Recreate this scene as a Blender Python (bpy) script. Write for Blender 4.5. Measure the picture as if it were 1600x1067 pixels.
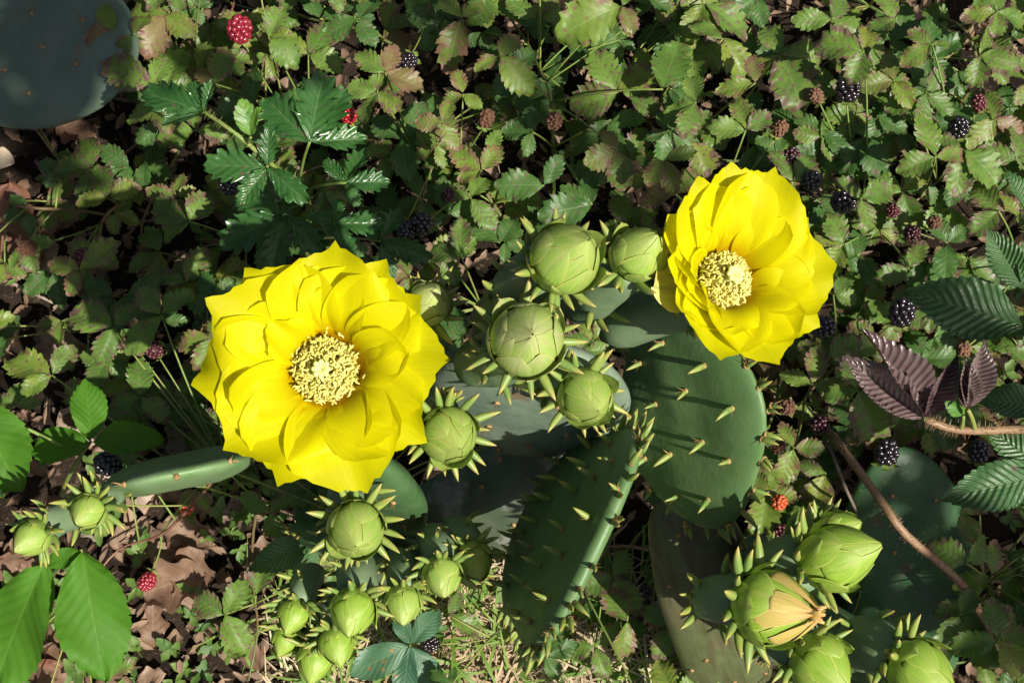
import bpy, math, random
from mathutils import Vector, Matrix, noise
random.seed(7)
PI = math.pi
scene = bpy.context.scene
for o in list(bpy.data.objects):
    bpy.data.objects.remove(o)
COL = scene.collection

# ------------------------------------------------------------------ camera
FPX = 1900.0                       # focal length in pixels of the 1600 px wide photograph
PITCH = math.radians(12)           # tilt away from straight down
CAM = Vector((0.0, -0.16, 0.88))
RT = Vector((1, 0, 0))
FW = Vector((0, math.sin(PITCH), -math.cos(PITCH)))
UP = Vector((0, math.cos(PITCH), math.sin(PITCH)))
cd = bpy.data.cameras.new('camera')
cd.sensor_width = 36.0
cd.lens = 36.0 * FPX / 1600.0
cd.clip_start = 0.01
cd.clip_end = 200
cam = bpy.data.objects.new('camera', cd)
COL.objects.link(cam)
cam.location = CAM
cam.rotation_euler = (PITCH, 0, 0)
scene.camera = cam

# ------------------------------------------------------------------ sky and sun
SUNV = (RT * 0.47 - UP * 0.17 - FW * 0.865).normalized()      # towards the sun
elev = math.asin(SUNV.z)
azim = math.atan2(SUNV.x, SUNV.y)
world = bpy.data.worlds.new('World')
scene.world = world
world.use_nodes = True
wn = world.node_tree
wn.nodes.clear()
sk = wn.nodes.new('ShaderNodeTexSky')
sk.sky_type = 'NISHITA'
sk.sun_disc = False
sk.sun_elevation = elev
sk.sun_rotation = azim
sk.air_density = 0.75
sk.dust_density = 3.0
sk.ozone_density = 0.6
bgn = wn.nodes.new('ShaderNodeBackground')
bgn.inputs['Strength'].default_value = 0.05
wo = wn.nodes.new('ShaderNodeOutputWorld')
wn.links.new(sk.outputs[0], bgn.inputs[0])
wn.links.new(bgn.outputs[0], wo.inputs[0])
sl = bpy.data.lights.new('sun', 'SUN')
sl.energy = 5.0
sl.angle = math.radians(0.55)
sl.color = (1.0, 0.95, 0.84)
sun = bpy.data.objects.new('sun', sl)
COL.objects.link(sun)
sun.location = SUNV * 3
sun.rotation_euler = SUNV.to_track_quat('Z', 'Y').to_euler()
vs = scene.view_settings
vs.view_transform = 'Standard'
vs.look = 'None'
vs.gamma = 1
vs.use_curve_mapping = False
vs.exposure = 0.6

# ------------------------------------------------------------------ helpers
def P(px, py, D):
    """photo pixel + depth along the view axis -> world point"""
    return CAM + FW * D + RT * ((px - 800) / FPX * D) - UP * ((py - 533.5) / FPX * D)

def V(ix, iy, tw):
    """direction: right, up in the photo, towards the viewer"""
    return (RT * ix + UP * iy - FW * tw).normalized()

def Z(px, py, z):
    """photo pixel + height above ground -> world point"""
    d = FW + RT * ((px - 800) / FPX) - UP * ((py - 533.5) / FPX)
    return CAM + d * ((z - CAM.z) / d.z)

def IMG(w):
    v = w - CAM
    D = v.dot(FW)
    return 800 + v.dot(RT) / D * FPX, 533.5 - v.dot(UP) / D * FPX

def frame(y, zh, loc=(0, 0, 0), s=(1, 1, 1)):
    y = Vector(y).normalized()
    zh = Vector(zh)
    x = y.cross(zh)
    if x.length < 1e-6:
        x = y.orthogonal()
    x.normalize()
    z = x.cross(y)
    if isinstance(s, (int, float)):
        s = (s, s, s)
    m = Matrix((x * s[0], y * s[1], z * s[2])).transposed().to_4x4()
    m.translation = Vector(loc)
    return m

WM = {}

def put(name, mesh, parent, M, mat=None):
    o = bpy.data.objects.new(name, mesh)
    COL.objects.link(o)
    WM[o.name] = M
    if parent is not None:
        o.parent = parent
        o.matrix_basis = WM[parent.name].inverted() @ M
    else:
        o.matrix_basis = M
    if mat is not None and mesh is not None and not mesh.materials:
        mesh.materials.append(mat)
    return o

def tag(o, label=None, cat=None, group=None, kind=None):
    if label: o['label'] = label
    if cat: o['category'] = cat
    if group: o['group'] = group
    if kind: o['kind'] = kind
    return o

class MB:
    def __init__(self):
        self.v, self.f, self.a, self.mi = [], [], [], []
    def grid(self, fn, nu, nv, mi=0, close=False):
        """fn(i,j) -> (pos, (lu,lv)); i along (0..nv), j across (0..nu)"""
        b = len(self.v)
        for i in range(nv + 1):
            for j in range(nu + 1 if not close else nu):
                p, a = fn(i, j)
                self.v.append(tuple(p)); self.a.append(a)
        w = nu if close else nu + 1
        for i in range(nv):
            for j in range(nu):
                j2 = (j + 1) % w
                self.f.append((b + i * w + j, b + i * w + j2, b + (i + 1) * w + j2, b + (i + 1) * w + j))
                self.mi.append(mi)
    def tube(self, pts, rad, n=6, mi=0, a=None, cap=True):
        b = len(self.v)
        pts = [Vector(p) for p in pts]
        prev = None
        for i, p in enumerate(pts):
            t = (pts[min(i + 1, len(pts) - 1)] - pts[max(i - 1, 0)])
            if t.length < 1e-9: t = Vector((0, 0, 1))
            t.normalize()
            if prev is None:
                x = t.orthogonal().normalized()
            else:
                x = prev - t * prev.dot(t)
                x = x.normalized() if x.length > 1e-6 else t.orthogonal().normalized()
            prev = x
            y = t.cross(x)
            r = rad[i] if hasattr(rad, '__len__') else rad
            for k in range(n):
                an = 2 * PI * k / n
                self.v.append(tuple(p + x * (r * math.cos(an)) + y * (r * math.sin(an))))
                self.a.append((k / n, i / max(1, len(pts) - 1)))
        for i in range(len(pts) - 1):
            for k in range(n):
                k2 = (k + 1) % n
                self.f.append((b + i * n + k, b + i * n + k2, b + (i + 1) * n + k2, b + (i + 1) * n + k)); self.mi.append(mi)
        if cap:
            self.f.append(tuple(b + k for k in reversed(range(n)))); self.mi.append(mi)
            e = b + (len(pts) - 1) * n
            self.f.append(tuple(e + k for k in range(n))); self.mi.append(mi)
    def mesh(self, name, mats=(), smooth=True):
        m = bpy.data.meshes.new(name)
        m.from_pydata(self.v, [], self.f)
        if smooth:
            m.polygons.foreach_set('use_smooth', [True] * len(self.f))
        if any(self.mi):
            m.polygons.foreach_set('material_index', self.mi)
        au = m.attributes.new('lu', 'FLOAT', 'POINT')
        av = m.attributes.new('lv', 'FLOAT', 'POINT')
        au.data.foreach_set('value', [q[0] for q in self.a])
        av.data.foreach_set('value', [q[1] for q in self.a])
        for mt in mats: m.materials.append(mt)
        m.update()
        return m

def bez(a, b, c, n):
    a, b, c = Vector(a), Vector(b), Vector(c)
    return [a * (1 - t) ** 2 + b * (2 * t * (1 - t)) + c * t * t for t in [i / n for i in range(n + 1)]]

def ico(level):
    import bmesh
    bm = bmesh.new()
    bmesh.ops.create_icosphere(bm, subdivisions=level, radius=1)
    vs_ = [v.co.copy() for v in bm.verts]
    fs_ = [tuple(v.index for v in f.verts) for f in bm.faces]
    bm.free()
    return vs_, fs_
ICO1 = ico(1)
ICO2 = ico(2)

def blob(mb, c, r, sph=ICO1, rot=None, mi=0, a=(0, 0)):
    b = len(mb.v)
    for v in sph[0]:
        q = Vector((v.x * r[0], v.y * r[1], v.z * r[2])) if hasattr(r, '__len__') else v * r
        if rot is not None: q = rot @ q
        mb.v.append(tuple(Vector(c) + q)); mb.a.append(a)
    for f in sph[1]:
        mb.f.append(tuple(b + i for i in f)); mb.mi.append(mi)

# ------------------------------------------------------------------ materials
class NT:
    def __init__(self, name):
        self.m = bpy.data.materials.new(name)
        self.m.use_nodes = True
        self.t = self.m.node_tree
        self.t.nodes.clear()
        self.out = self.t.nodes.new('ShaderNodeOutputMaterial')
    def n(self, typ, props=None, **ins):
        nd = self.t.nodes.new(typ)
        for k, v in (props or {}).items(): setattr(nd, k, v)
        for k, v in ins.items():
            key = int(k[1:]) if k[0] == 'i' and k[1:].isdigit() else k.replace('_', ' ')
            self.set(nd.inputs[key], v)
        return nd
    def set(self, sock, v):
        if hasattr(v, 'is_linked') or hasattr(v, 'links'):
            self.t.links.new(v, sock)
        else:
            if sock.type == 'RGBA' and len(v) == 3: v = (*v, 1)
            sock.default_value = v
    def math(self, op, a, b=0.0, c=None, clamp=False):
        nd = self.t.nodes.new('ShaderNodeMath'); nd.operation = op; nd.use_clamp = clamp
        self.set(nd.inputs[0], a); self.set(nd.inputs[1], b)
        if c is not None: self.set(nd.inputs[2], c)
        return nd.outputs[0]
    def ramp(self, fac, a, b, lo=0.0, hi=1.0):
        nd = self.t.nodes.new('ShaderNodeMapRange'); nd.clamp = True; nd.interpolation_type = 'SMOOTHSTEP'
        self.set(nd.inputs[0], fac)
        for i, v in enumerate((a, b, lo, hi)): self.set(nd.inputs[1 + i], v)
        return nd.outputs[0]
    def mix(self, f, a, b):
        nd = self.t.nodes.new('ShaderNodeMix'); nd.data_type = 'RGBA'
        self.set(nd.inputs[0], f); self.set(nd.inputs[6], a); self.set(nd.inputs[7], b)
        return nd.outputs[2]
    def attr(self, name):
        return self.n('ShaderNodeAttribute', {'attribute_name': name}).outputs['Fac']
    def rnd(self):
        return self.n('ShaderNodeObjectInfo').outputs['Random']
    def coord(self, scale=1.0, seed=None):
        tc = self.n('ShaderNodeTexCoord').outputs['Object']
        if seed is not None:
            cb = self.n('ShaderNodeCombineXYZ')
            self.set(cb.inputs[2], self.math('MULTIPLY', seed, 37.0))
            self.set(cb.inputs[0], self.math('MULTIPLY', seed, 91.0))
            tc = self.n('ShaderNodeVectorMath', {'operation': 'ADD'}, i0=tc, i1=cb.outputs[0]).outputs[0]
        return tc
    def noise(self, vec, scale, detail=3, rough=0.55):
        return self.n('ShaderNodeTexNoise', None, Vector=vec, Scale=float(scale), Detail=float(detail), Roughness=rough).outputs['Fac']
    def finish(self, col, rough=0.5, bump=None, bstr=0.3, bdist=0.001, trans=0.0, tcol=None, spec=0.5, sheen=0.0, coat=0.0, sss=0.0):
        p = self.n('ShaderNodeBsdfPrincipled')
        self.set(p.inputs['Base Color'], col)
        self.set(p.inputs['Roughness'], rough)
        self.set(p.inputs['Specular IOR Level'], spec)
        if coat: self.set(p.inputs['Coat Weight'], coat); self.set(p.inputs['Coat Roughness'], 0.25)
        if sheen: self.set(p.inputs['Sheen Weight'], sheen)
        nrm = None
        if bump is not None:
            b = self.n('ShaderNodeBump', None, Strength=bstr, Distance=bdist, Height=bump)
            nrm = b.outputs[0]
            self.t.links.new(nrm, p.inputs['Normal'])
        sh = p.outputs[0]
        if trans:
            tr = self.n('ShaderNodeBsdfTranslucent')
            self.set(tr.inputs['Color'], tcol if tcol is not None else col)
            if nrm is not None: self.t.links.new(nrm, tr.inputs['Normal'])
            mx = self.n('ShaderNodeMixShader')
            self.set(mx.inputs[0], trans)
            self.t.links.new(sh, mx.inputs[1]); self.t.links.new(tr.outputs[0], mx.inputs[2])
            sh = mx.outputs[0]
        self.t.links.new(sh, self.out.inputs[0])
        return self.m

def leaf_mat(name, ca, cb, spot=(0.09, 0.045, 0.05), spots=0.5, edge=0.5, nv=7.0, slope=1.6, vein=(0.22, 0.32, 0.12),
             rough=0.42, trans=0.28, tcol=(0.22, 0.42, 0.03), bstr=0.26, veinmix=0.28, obj_scale=1.0, spec=0.5, cc=None):
    """obj space is unit leaf length"""
    t = NT(name)
    r = t.rnd()
    lu, lv = t.attr('lu'), t.attr('lv')
    au = t.math('ABSOLUTE', lu)
    co = t.coord(seed=r)
    nz = t.noise(co, 3.0, 3)
    nf = t.noise(co, 22.0, 3)
    col = t.mix(t.ramp(t.math('ADD', nz, t.math('MULTIPLY', t.math('SUBTRACT', r, 0.5), 0.5)), 0.3, 0.7), ca, cb)
    if cc is not None:
        r3 = t.math('FRACT', t.math('MULTIPLY', r, 43.7))
        col = t.mix(t.ramp(t.math('ADD', t.math('MULTIPLY', nz, 0.5), r3), 0.95, 1.25), col, cc)
    # veins
    ph = t.math('SUBTRACT', t.math('MULTIPLY', lv, nv), t.math('MULTIPLY', au, slope))
    fr = t.math('ABSOLUTE', t.math('SUBTRACT', t.math('FRACT', ph), 0.5))       # 0 at vein
    side = t.ramp(fr, 0.0, 0.09, 1.0, 0.0)
    mid = t.ramp(au, 0.015, 0.06, 1.0, 0.0)
    vn = t.math('MAXIMUM', t.math('MULTIPLY', side, 0.6), mid)
    col = t.mix(t.math('MULTIPLY', vn, veinmix), col, vein)
    col = t.mix(t.math('MULTIPLY', t.ramp(nf, 0.35, 0.75), 0.25), col, ca)
    # spots and blight
    if spots > 0:
        vor = t.n('ShaderNodeTexVoronoi', None, Vector=co, Scale=10.5)
        d = vor.outputs['Distance']
        cr = t.n('ShaderNodeSeparateColor', None, Color=vor.outputs['Color']).outputs[0]
        d2 = t.math('ADD', d, t.math('MULTIPLY', t.math('SUBTRACT', nf, 0.5), 0.22))
        amt = t.math('MULTIPLY', t.ramp(t.math('FRACT', t.math('MULTIPLY', r, 17.31)), 0.05, 0.6, 0.4, 1.0), spots)
        on = t.math('LESS_THAN', cr, amt)
        sp = t.math('MULTIPLY', t.ramp(d2, 0.24, 0.36, 1.0, 0.0), on)
        cen = t.math('MULTIPLY', t.ramp(d2, 0.03, 0.11, 1.0, 0.0), on)
        bl = t.noise(co, 5.0, 4, 0.6)
        ed = t.math('MULTIPLY', t.math('MAXIMUM', au, t.ramp(lv, 0.55, 1.0)), edge)
        blt = t.ramp(t.math('ADD', bl, t.math('MULTIPLY', ed, t.math('MULTIPLY', amt, 0.30))), 0.66, 0.78)
        blt = t.math('MULTIPLY', blt, 0.85)
        col = t.mix(t.math('MAXIMUM', t.math('MULTIPLY', sp, 0.92), blt), col, t.mix(nf, spot, (spot[0] * 2.2, spot[1] * 2.0, spot[2] * 1.7)))
        col = t.mix(t.math('MULTIPLY', cen, 0.7), col, (0.42, 0.30, 0.26))
    hgt = t.math('SUBTRACT', t.math('ADD', t.math('MULTIPLY', nf, 0.25), t.math('MULTIPLY', t.ramp(fr, 0.0, 0.5), 0.8)), t.math('MULTIPLY', mid, 0.6))
    rg = t.ramp(nz, 0.2, 0.8, rough - 0.07, rough + 0.12)
    return t.finish(col, rg, hgt, bstr, 0.0007, trans, t.mix(0.55, col, tcol), spec)

M = {}
M['bramble'] = leaf_mat('bramble_leaf', (0.085, 0.165, 0.028), (0.135, 0.225, 0.038), spots=1.0, edge=0.9, nv=6.5, cc=(0.20, 0.24, 0.035), spec=0.35)
M['bramble_ill'] = leaf_mat('bramble_leaf_blighted', (0.10, 0.18, 0.028), (0.165, 0.235, 0.036), spot=(0.12, 0.06, 0.052), spots=0.9, edge=1.2, nv=6.5, cc=(0.2, 0.14, 0.06), spec=0.35)
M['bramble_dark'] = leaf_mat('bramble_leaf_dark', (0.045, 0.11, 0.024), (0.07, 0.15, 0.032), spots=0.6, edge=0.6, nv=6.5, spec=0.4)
M['gloss'] = leaf_mat('glossy_leaf', (0.028, 0.095, 0.022), (0.045, 0.13, 0.03), spots=0.16, edge=0.2, nv=6.0, rough=0.27, bstr=0.6, veinmix=0.3)
M['purple'] = leaf_mat('purple_leaf', (0.12, 0.075, 0.08), (0.19, 0.135, 0.13), spots=0, nv=15, slope=2.5, vein=(0.16, 0.15, 0.06), rough=0.26, trans=0.15, tcol=(0.2, 0.08, 0.03), bstr=0.9, veinmix=0.2, spec=0.7)
M['ribbed'] = leaf_mat('ribbed_leaf', (0.055, 0.13, 0.045), (0.08, 0.17, 0.06), spots=0.04, edge=0.1, nv=13, slope=3.0, rough=0.38, bstr=1.0, veinmix=0.25)
M['sapling'] = leaf_mat('sapling_leaf', (0.06, 0.17, 0.012), (0.08, 0.22, 0.018), spots=0.0, nv=9, slope=2.6, vein=(0.16, 0.30, 0.05), rough=0.55, trans=0.38, tcol=(0.22, 0.5, 0.01), bstr=0.3, veinmix=0.3, spec=0.25)
M['smoothgrey'] = leaf_mat('blue_green_leaf', (0.05, 0.135, 0.075), (0.075, 0.17, 0.09), spots=0.12, spot=(0.2, 0.1, 0.03), nv=9, slope=2.6, rough=0.45, bstr=0.3, veinmix=0.3)
M['weed'] = leaf_mat('weed_leaf', (0.07, 0.19, 0.03), (0.13, 0.26, 0.03), spots=0.35, nv=6, rough=0.45, trans=0.3)

def simple(name, ca, cb, scale=30, rough=0.6, bstr=0.3, bdist=0.001, spec=0.4, trans=0, tcol=None, rndamt=0.4, coat=0.0):
    t = NT(name)
    r = t.rnd()
    co = t.coord(seed=r)
    nz = t.noise(co, scale, 4)
    f = t.ramp(t.math('ADD', nz, t.math('MULTIPLY', t.math('SUBTRACT', r, 0.5), rndamt)), 0.3, 0.7)
    return t.finish(t.mix(f, ca, cb), rough, t.noise(co, scale * 4, 3), bstr, bdist, trans, tcol, spec, coat=coat)

M['dead'] = leaf_mat('dead_leaf', (0.16, 0.092, 0.058), (0.26, 0.17, 0.118), spot=(0.06, 0.03, 0.02), spots=0.25, nv=6, slope=1.6, vein=(0.34, 0.22, 0.13), rough=0.55, trans=0.12, tcol=(0.4, 0.18, 0.05), cc=(0.40, 0.31, 0.25))
M['deadred'] = leaf_mat('dead_leaf_reddish', (0.15, 0.06, 0.035), (0.22, 0.10, 0.06), spot=(0.05, 0.02, 0.015), spots=0.3, nv=6, vein=(0.34, 0.2, 0.13), rough=0.5, trans=0.1, tcol=(0.4, 0.18, 0.05))
M['deadpale'] = simple('pale_dead_leaf', (0.45, 0.36, 0.26), (0.62, 0.52, 0.40), 20, 0.6)
M['cane'] = simple('green_cane', (0.10, 0.14, 0.04), (0.16, 0.10, 0.05), 30, 0.5)
M['canered'] = simple('red_cane', (0.17, 0.07, 0.05), (0.24, 0.15, 0.08), 60, 0.5)
M['canegreen'] = simple('fresh_green_stem', (0.16, 0.24, 0.05), (0.24, 0.26, 0.07), 60, 0.5, trans=0.1, tcol=(0.3, 0.4, 0.05))
M['twig'] = simple('grey_twig', (0.14, 0.10, 0.08), (0.28, 0.22, 0.18), 60, 0.8)
M['black'] = simple('black_berry', (0.006, 0.005, 0.010), (0.018, 0.010, 0.016), 200, 0.16, 0.15, spec=0.7, coat=0.4)
M['redb'] = simple('red_berry', (0.32, 0.01, 0.015), (0.22, 0.015, 0.03), 200, 0.2, 0.15, spec=0.6, coat=0.3)
M['orangeb'] = simple('orange_berry', (0.45, 0.05, 0.02), (0.45, 0.16, 0.04), 200, 0.25, 0.15, spec=0.6)
M['brownb'] = simple('dried_berry', (0.12, 0.055, 0.03), (0.20, 0.10, 0.06), 300, 0.8, 0.5)
M['duskb'] = simple('dusky_berry', (0.04, 0.012, 0.018), (0.10, 0.02, 0.025), 200, 0.25, 0.2, spec=0.6)

def pad_mat(name, ca, cb, cork=0.0, corkc=(0.22, 0.17, 0.10), rough=0.48, specks=0.0, streaks=0.0):
    t = NT(name)
    co = t.coord()
    n1 = t.noise(co, 22, 4); n2 = t.noise(co, 90, 4); n3 = t.noise(co, 500, 3)
    col = t.mix(t.ramp(t.math('ADD', t.math('MULTIPLY', n1, 0.7), t.math('MULTIPLY', n2, 0.3)), 0.35, 0.65), ca, cb)
    col = t.mix(t.math('MULTIPLY', t.ramp(n2, 0.55, 0.75), 0.25), col, (ca[0] * 0.6, ca[1] * 0.7, ca[2] * 0.6))
    if cork:
        n4 = t.noise(co, 38, 5, 0.65)
        col = t.mix(t.ramp(n4, 0.62 - cork * 0.2, 0.72 - cork * 0.15), col, t.mix(n3, corkc, (corkc[0] * 0.5, corkc[1] * 0.5, corkc[2] * 0.5)))
    if streaks:
        mp = t.n('ShaderNodeMapping', None, Vector=co)
        mp.inputs['Scale'].default_value = (1.0, 0.10, 1.0)
        n5 = t.noise(mp.outputs[0], 160, 4, 0.6)
        col = t.mix(t.math('MULTIPLY', t.ramp(n5, 0.42, 0.62), streaks), col, (corkc[0] * 0.45, corkc[1] * 0.45, corkc[2] * 0.4))
    if specks:
        vo = t.n('ShaderNodeTexVoronoi', None, Vector=co, Scale=340.0)
        cr = t.n('ShaderNodeSeparateColor', None, Color=vo.outputs['Color']).outputs[0]
        s = t.math('MULTIPLY', t.ramp(vo.outputs['Distance'], 0.2, 0.38, 1, 0), t.math('LESS_THAN', cr, specks))
        col = t.mix(t.math('MULTIPLY', s, 0.5), col, (0.16, 0.19, 0.06))
    rg = t.ramp(n2, 0.3, 0.7, rough - 0.06, rough + 0.14)
    return t.finish(col, rg, t.math('ADD', n2, t.math('MULTIPLY', n3, 0.25)), 0.35, 0.0012, 0, None, 0.4)

M['pad_grey'] = pad_mat('grey_green_pad_skin', (0.13, 0.185, 0.125), (0.19, 0.24, 0.175), 0.1)
M['pad_light'] = pad_mat('light_green_pad_skin', (0.11, 0.21, 0.07), (0.17, 0.26, 0.12), 0.05)
M['pad_green'] = pad_mat('green_pad_skin', (0.08, 0.16, 0.052), (0.115, 0.195, 0.075), 0.0)
M['pad_dark'] = pad_mat('deep_green_pad_skin', (0.05, 0.11, 0.038), (0.07, 0.14, 0.052), 0.0)
M['pad_old'] = pad_mat('corky_old_pad_skin', (0.07, 0.09, 0.035), (0.10, 0.115, 0.048), 0.6, (0.13, 0.12, 0.06), streaks=0.7)
M['pad_trunk'] = pad_mat('mottled_trunk_skin', (0.07, 0.10, 0.06), (0.11, 0.13, 0.08), 0.5, (0.30, 0.30, 0.26))
M['pad_speck'] = pad_mat('speckled_pad_skin', (0.025, 0.075, 0.028), (0.045, 0.105, 0.04), 0.12, (0.10, 0.09, 0.05), specks=0.22)
M['pad_blue'] = pad_mat('blue_grey_pad_skin', (0.09, 0.14, 0.095), (0.13, 0.175, 0.125), 0.03)
M['ovary'] = pad_mat('ovary_skin', (0.12, 0.19, 0.095), (0.17, 0.235, 0.13), 0.0)
M['areole'] = simple('tan_areole', (0.26, 0.15, 0.06), (0.42, 0.27, 0.11), 800, 0.8)

def awl_mat():
    t = NT('awl_leaf_skin')
    lv = t.attr('lv'); r = t.rnd()
    col = t.mix(r, (0.16, 0.27, 0.06), (0.27, 0.33, 0.07))
    col = t.mix(t.ramp(lv, 0.5, 1.0), col, (0.42, 0.36, 0.10))
    col = t.mix(t.ramp(lv, 0.0, 0.18, 0.7, 0.0), col, (0.34, 0.24, 0.10))
    return t.finish(col, 0.45, None, trans=0.15, tcol=(0.35, 0.4, 0.05))
M['awl'] = awl_mat()

def scale_mat(name, ca, cb, edgec, tipc, midc):
    t = NT(name)
    lu, lv = t.attr('lu'), t.attr('lv'); r = t.rnd()
    au = t.math('ABSOLUTE', lu)
    co = t.coord(seed=r)
    st = t.n('ShaderNodeCombineXYZ')
    t.set(st.inputs[0], t.math('MULTIPLY', lu, 9.0)); t.set(st.inputs[1], t.math('MULTIPLY', lv, 1.2)); t.set(st.inputs[2], t.math('MULTIPLY', r, 50.0))
    streak = t.noise(st.outputs[0], 2.2, 4)
    col = t.mix(t.ramp(streak, 0.3, 0.7), ca, cb)
    col = t.mix(t.math('MULTIPLY', t.ramp(lv, 0.45, 1.0), 0.6), col, tipc)
    col = t.mix(t.math('MULTIPLY', t.ramp(au, 0.0, 0.16, 1.0, 0.0), t.ramp(lv, 0.2, 0.9, 0.15, 0.7)), col, midc)
    col = t.mix(t.math('MULTIPLY', t.ramp(au, 0.86, 1.0), 0.8), col, edgec)
    return t.finish(col, 0.4, t.math('ADD', streak, t.math('MULTIPLY', t.ramp(au, 0.0, 0.2, 1, 0), 0.4)), 0.25, 0.001, 0.14, t.mix(0.5, col, (0.4, 0.5, 0.05)), 0.4)
M['scale'] = scale_mat('bud_scale_skin', (0.21, 0.345, 0.055), (0.32, 0.44, 0.085), (0.48, 0.45, 0.11), (0.38, 0.44, 0.13), (0.34, 0.30, 0.12))
M['scale_pale'] = scale_mat('pale_bud_scale_skin', (0.27, 0.39, 0.08), (0.37, 0.47, 0.13), (0.55, 0.52, 0.17), (0.44, 0.45, 0.22), (0.44, 0.36, 0.19))
M['scale_bright'] = scale_mat('bright_bud_scale_skin', (0.19, 0.34, 0.035), (0.29, 0.42, 0.055), (0.46, 0.50, 0.12), (0.36, 0.45, 0.10), (0.36, 0.36, 0.10))
M['scale_peach'] = scale_mat('peach_petal_skin', (0.42, 0.40, 0.08), (0.60, 0.38, 0.14), (0.68, 0.55, 0.22), (0.66, 0.30, 0.13), (0.50, 0.46, 0.10))

def petal_mat():
    t = NT('yellow_petal')
    lu, lv = t.attr('lu'), t.attr('lv'); r = t.rnd()
    st = t.n('ShaderNodeCombineXYZ')
    t.set(st.inputs[0], t.math('MULTIPLY', lu, 14.0)); t.set(st.inputs[1], t.math('MULTIPLY', lv, 1.0)); t.set(st.inputs[2], t.math('MULTIPLY', r, 50.0))
    streak = t.noise(st.outputs[0], 2.0, 4)
    col = t.mix(t.ramp(streak, 0.3, 0.7), (0.69, 0.65, 0.002), (0.74, 0.71, 0.005))
    col = t.mix(t.ramp(t.math('ADD', lv, t.math('MULTIPLY', streak, 0.15)), 0.24, 0.62, 1.0, 0.0), col, (0.58, 0.33, 0.002))
    return t.finish(col, 0.5, streak, 0.10, 0.001, 0.55, (0.86, 0.80, 0.006), 0.15)
M['petal'] = petal_mat()
M['sepal'] = scale_mat('outer_sepal_skin', (0.52, 0.56, 0.10), (0.66, 0.64, 0.14), (0.75, 0.72, 0.3), (0.62, 0.58, 0.22), (0.30, 0.36, 0.12))
M['filament'] = simple('filament', (0.80, 0.72, 0.16), (0.85, 0.80, 0.30), 50, 0.5, trans=0.5, tcol=(0.9, 0.78, 0.1))
M['anther'] = simple('anther', (0.84, 0.77, 0.17), (0.88, 0.82, 0.28), 50, 0.6, trans=0.3, tcol=(0.88, 0.8, 0.25))
M['stigma'] = simple('stigma', (0.66, 0.74, 0.20), (0.76, 0.80, 0.30), 50, 0.5, trans=0.15)

def soil_mat():
    t = NT('soil')
    co = t.coord()
    n1 = t.noise(co, 14, 5); n2 = t.noise(co, 120, 5, 0.7); n3 = t.noise(co, 600, 3)
    col = t.mix(t.ramp(n1, 0.35, 0.65), (0.014, 0.010, 0.007), (0.035, 0.023, 0.016))
    col = t.mix(t.ramp(n2, 0.55, 0.7), col, (0.15, 0.10, 0.07))
    return t.finish(col, 0.95, t.math('ADD', n2, t.math('MULTIPLY', n3, 0.4)), 0.9, 0.006, 0, None, 0.15)
M['soil'] = soil_mat()
M['straw'] = simple('straw', (0.34, 0.25, 0.15), (0.50, 0.40, 0.27), 12, 0.7, rndamt=0.2)
M['grass'] = simple('grass_blade', (0.10, 0.22, 0.03), (0.22, 0.32, 0.06), 12, 0.5, trans=0.3, tcol=(0.3, 0.5, 0.05), rndamt=0.2)
M['tiny'] = simple('tiny_weed', (0.05, 0.12, 0.025), (0.15, 0.23, 0.05), 45, 0.55, trans=0.25, tcol=(0.3, 0.5, 0.05), rndamt=0.2)
M['bits'] = simple('litter_bits', (0.12, 0.07, 0.045), (0.32, 0.22, 0.15), 25, 0.8, rndamt=0.2)

# ------------------------------------------------------------------ ground
def gz(x, y):
    return 0.012 * noise.noise(Vector((x * 5, y * 5, 0))) + 0.006 * noise.noise(Vector((x * 17, y * 17, 3)))
def ground():
    mb = MB()
    n = 150
    def c(k):
        s = (k / n - 0.5) * 2
        return 0.7 * s + 14.0 * s ** 9
    def fn(i, j):
        x, y = c(j), c(i) + 0.05
        return (x, y, gz(x, y)), (0, 0)
    mb.grid(fn, n, n)
    g = put('ground', mb.mesh('ground', [M['soil']]), None, Matrix())
    tag(g, 'dark brown soil under the brambles', None, kind='structure')
ground()
def ZG(px, py, dz=0.0):
    p = Z(px, py, 0.0)
    p.z = gz(p.x, p.y) + dz
    return p

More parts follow.
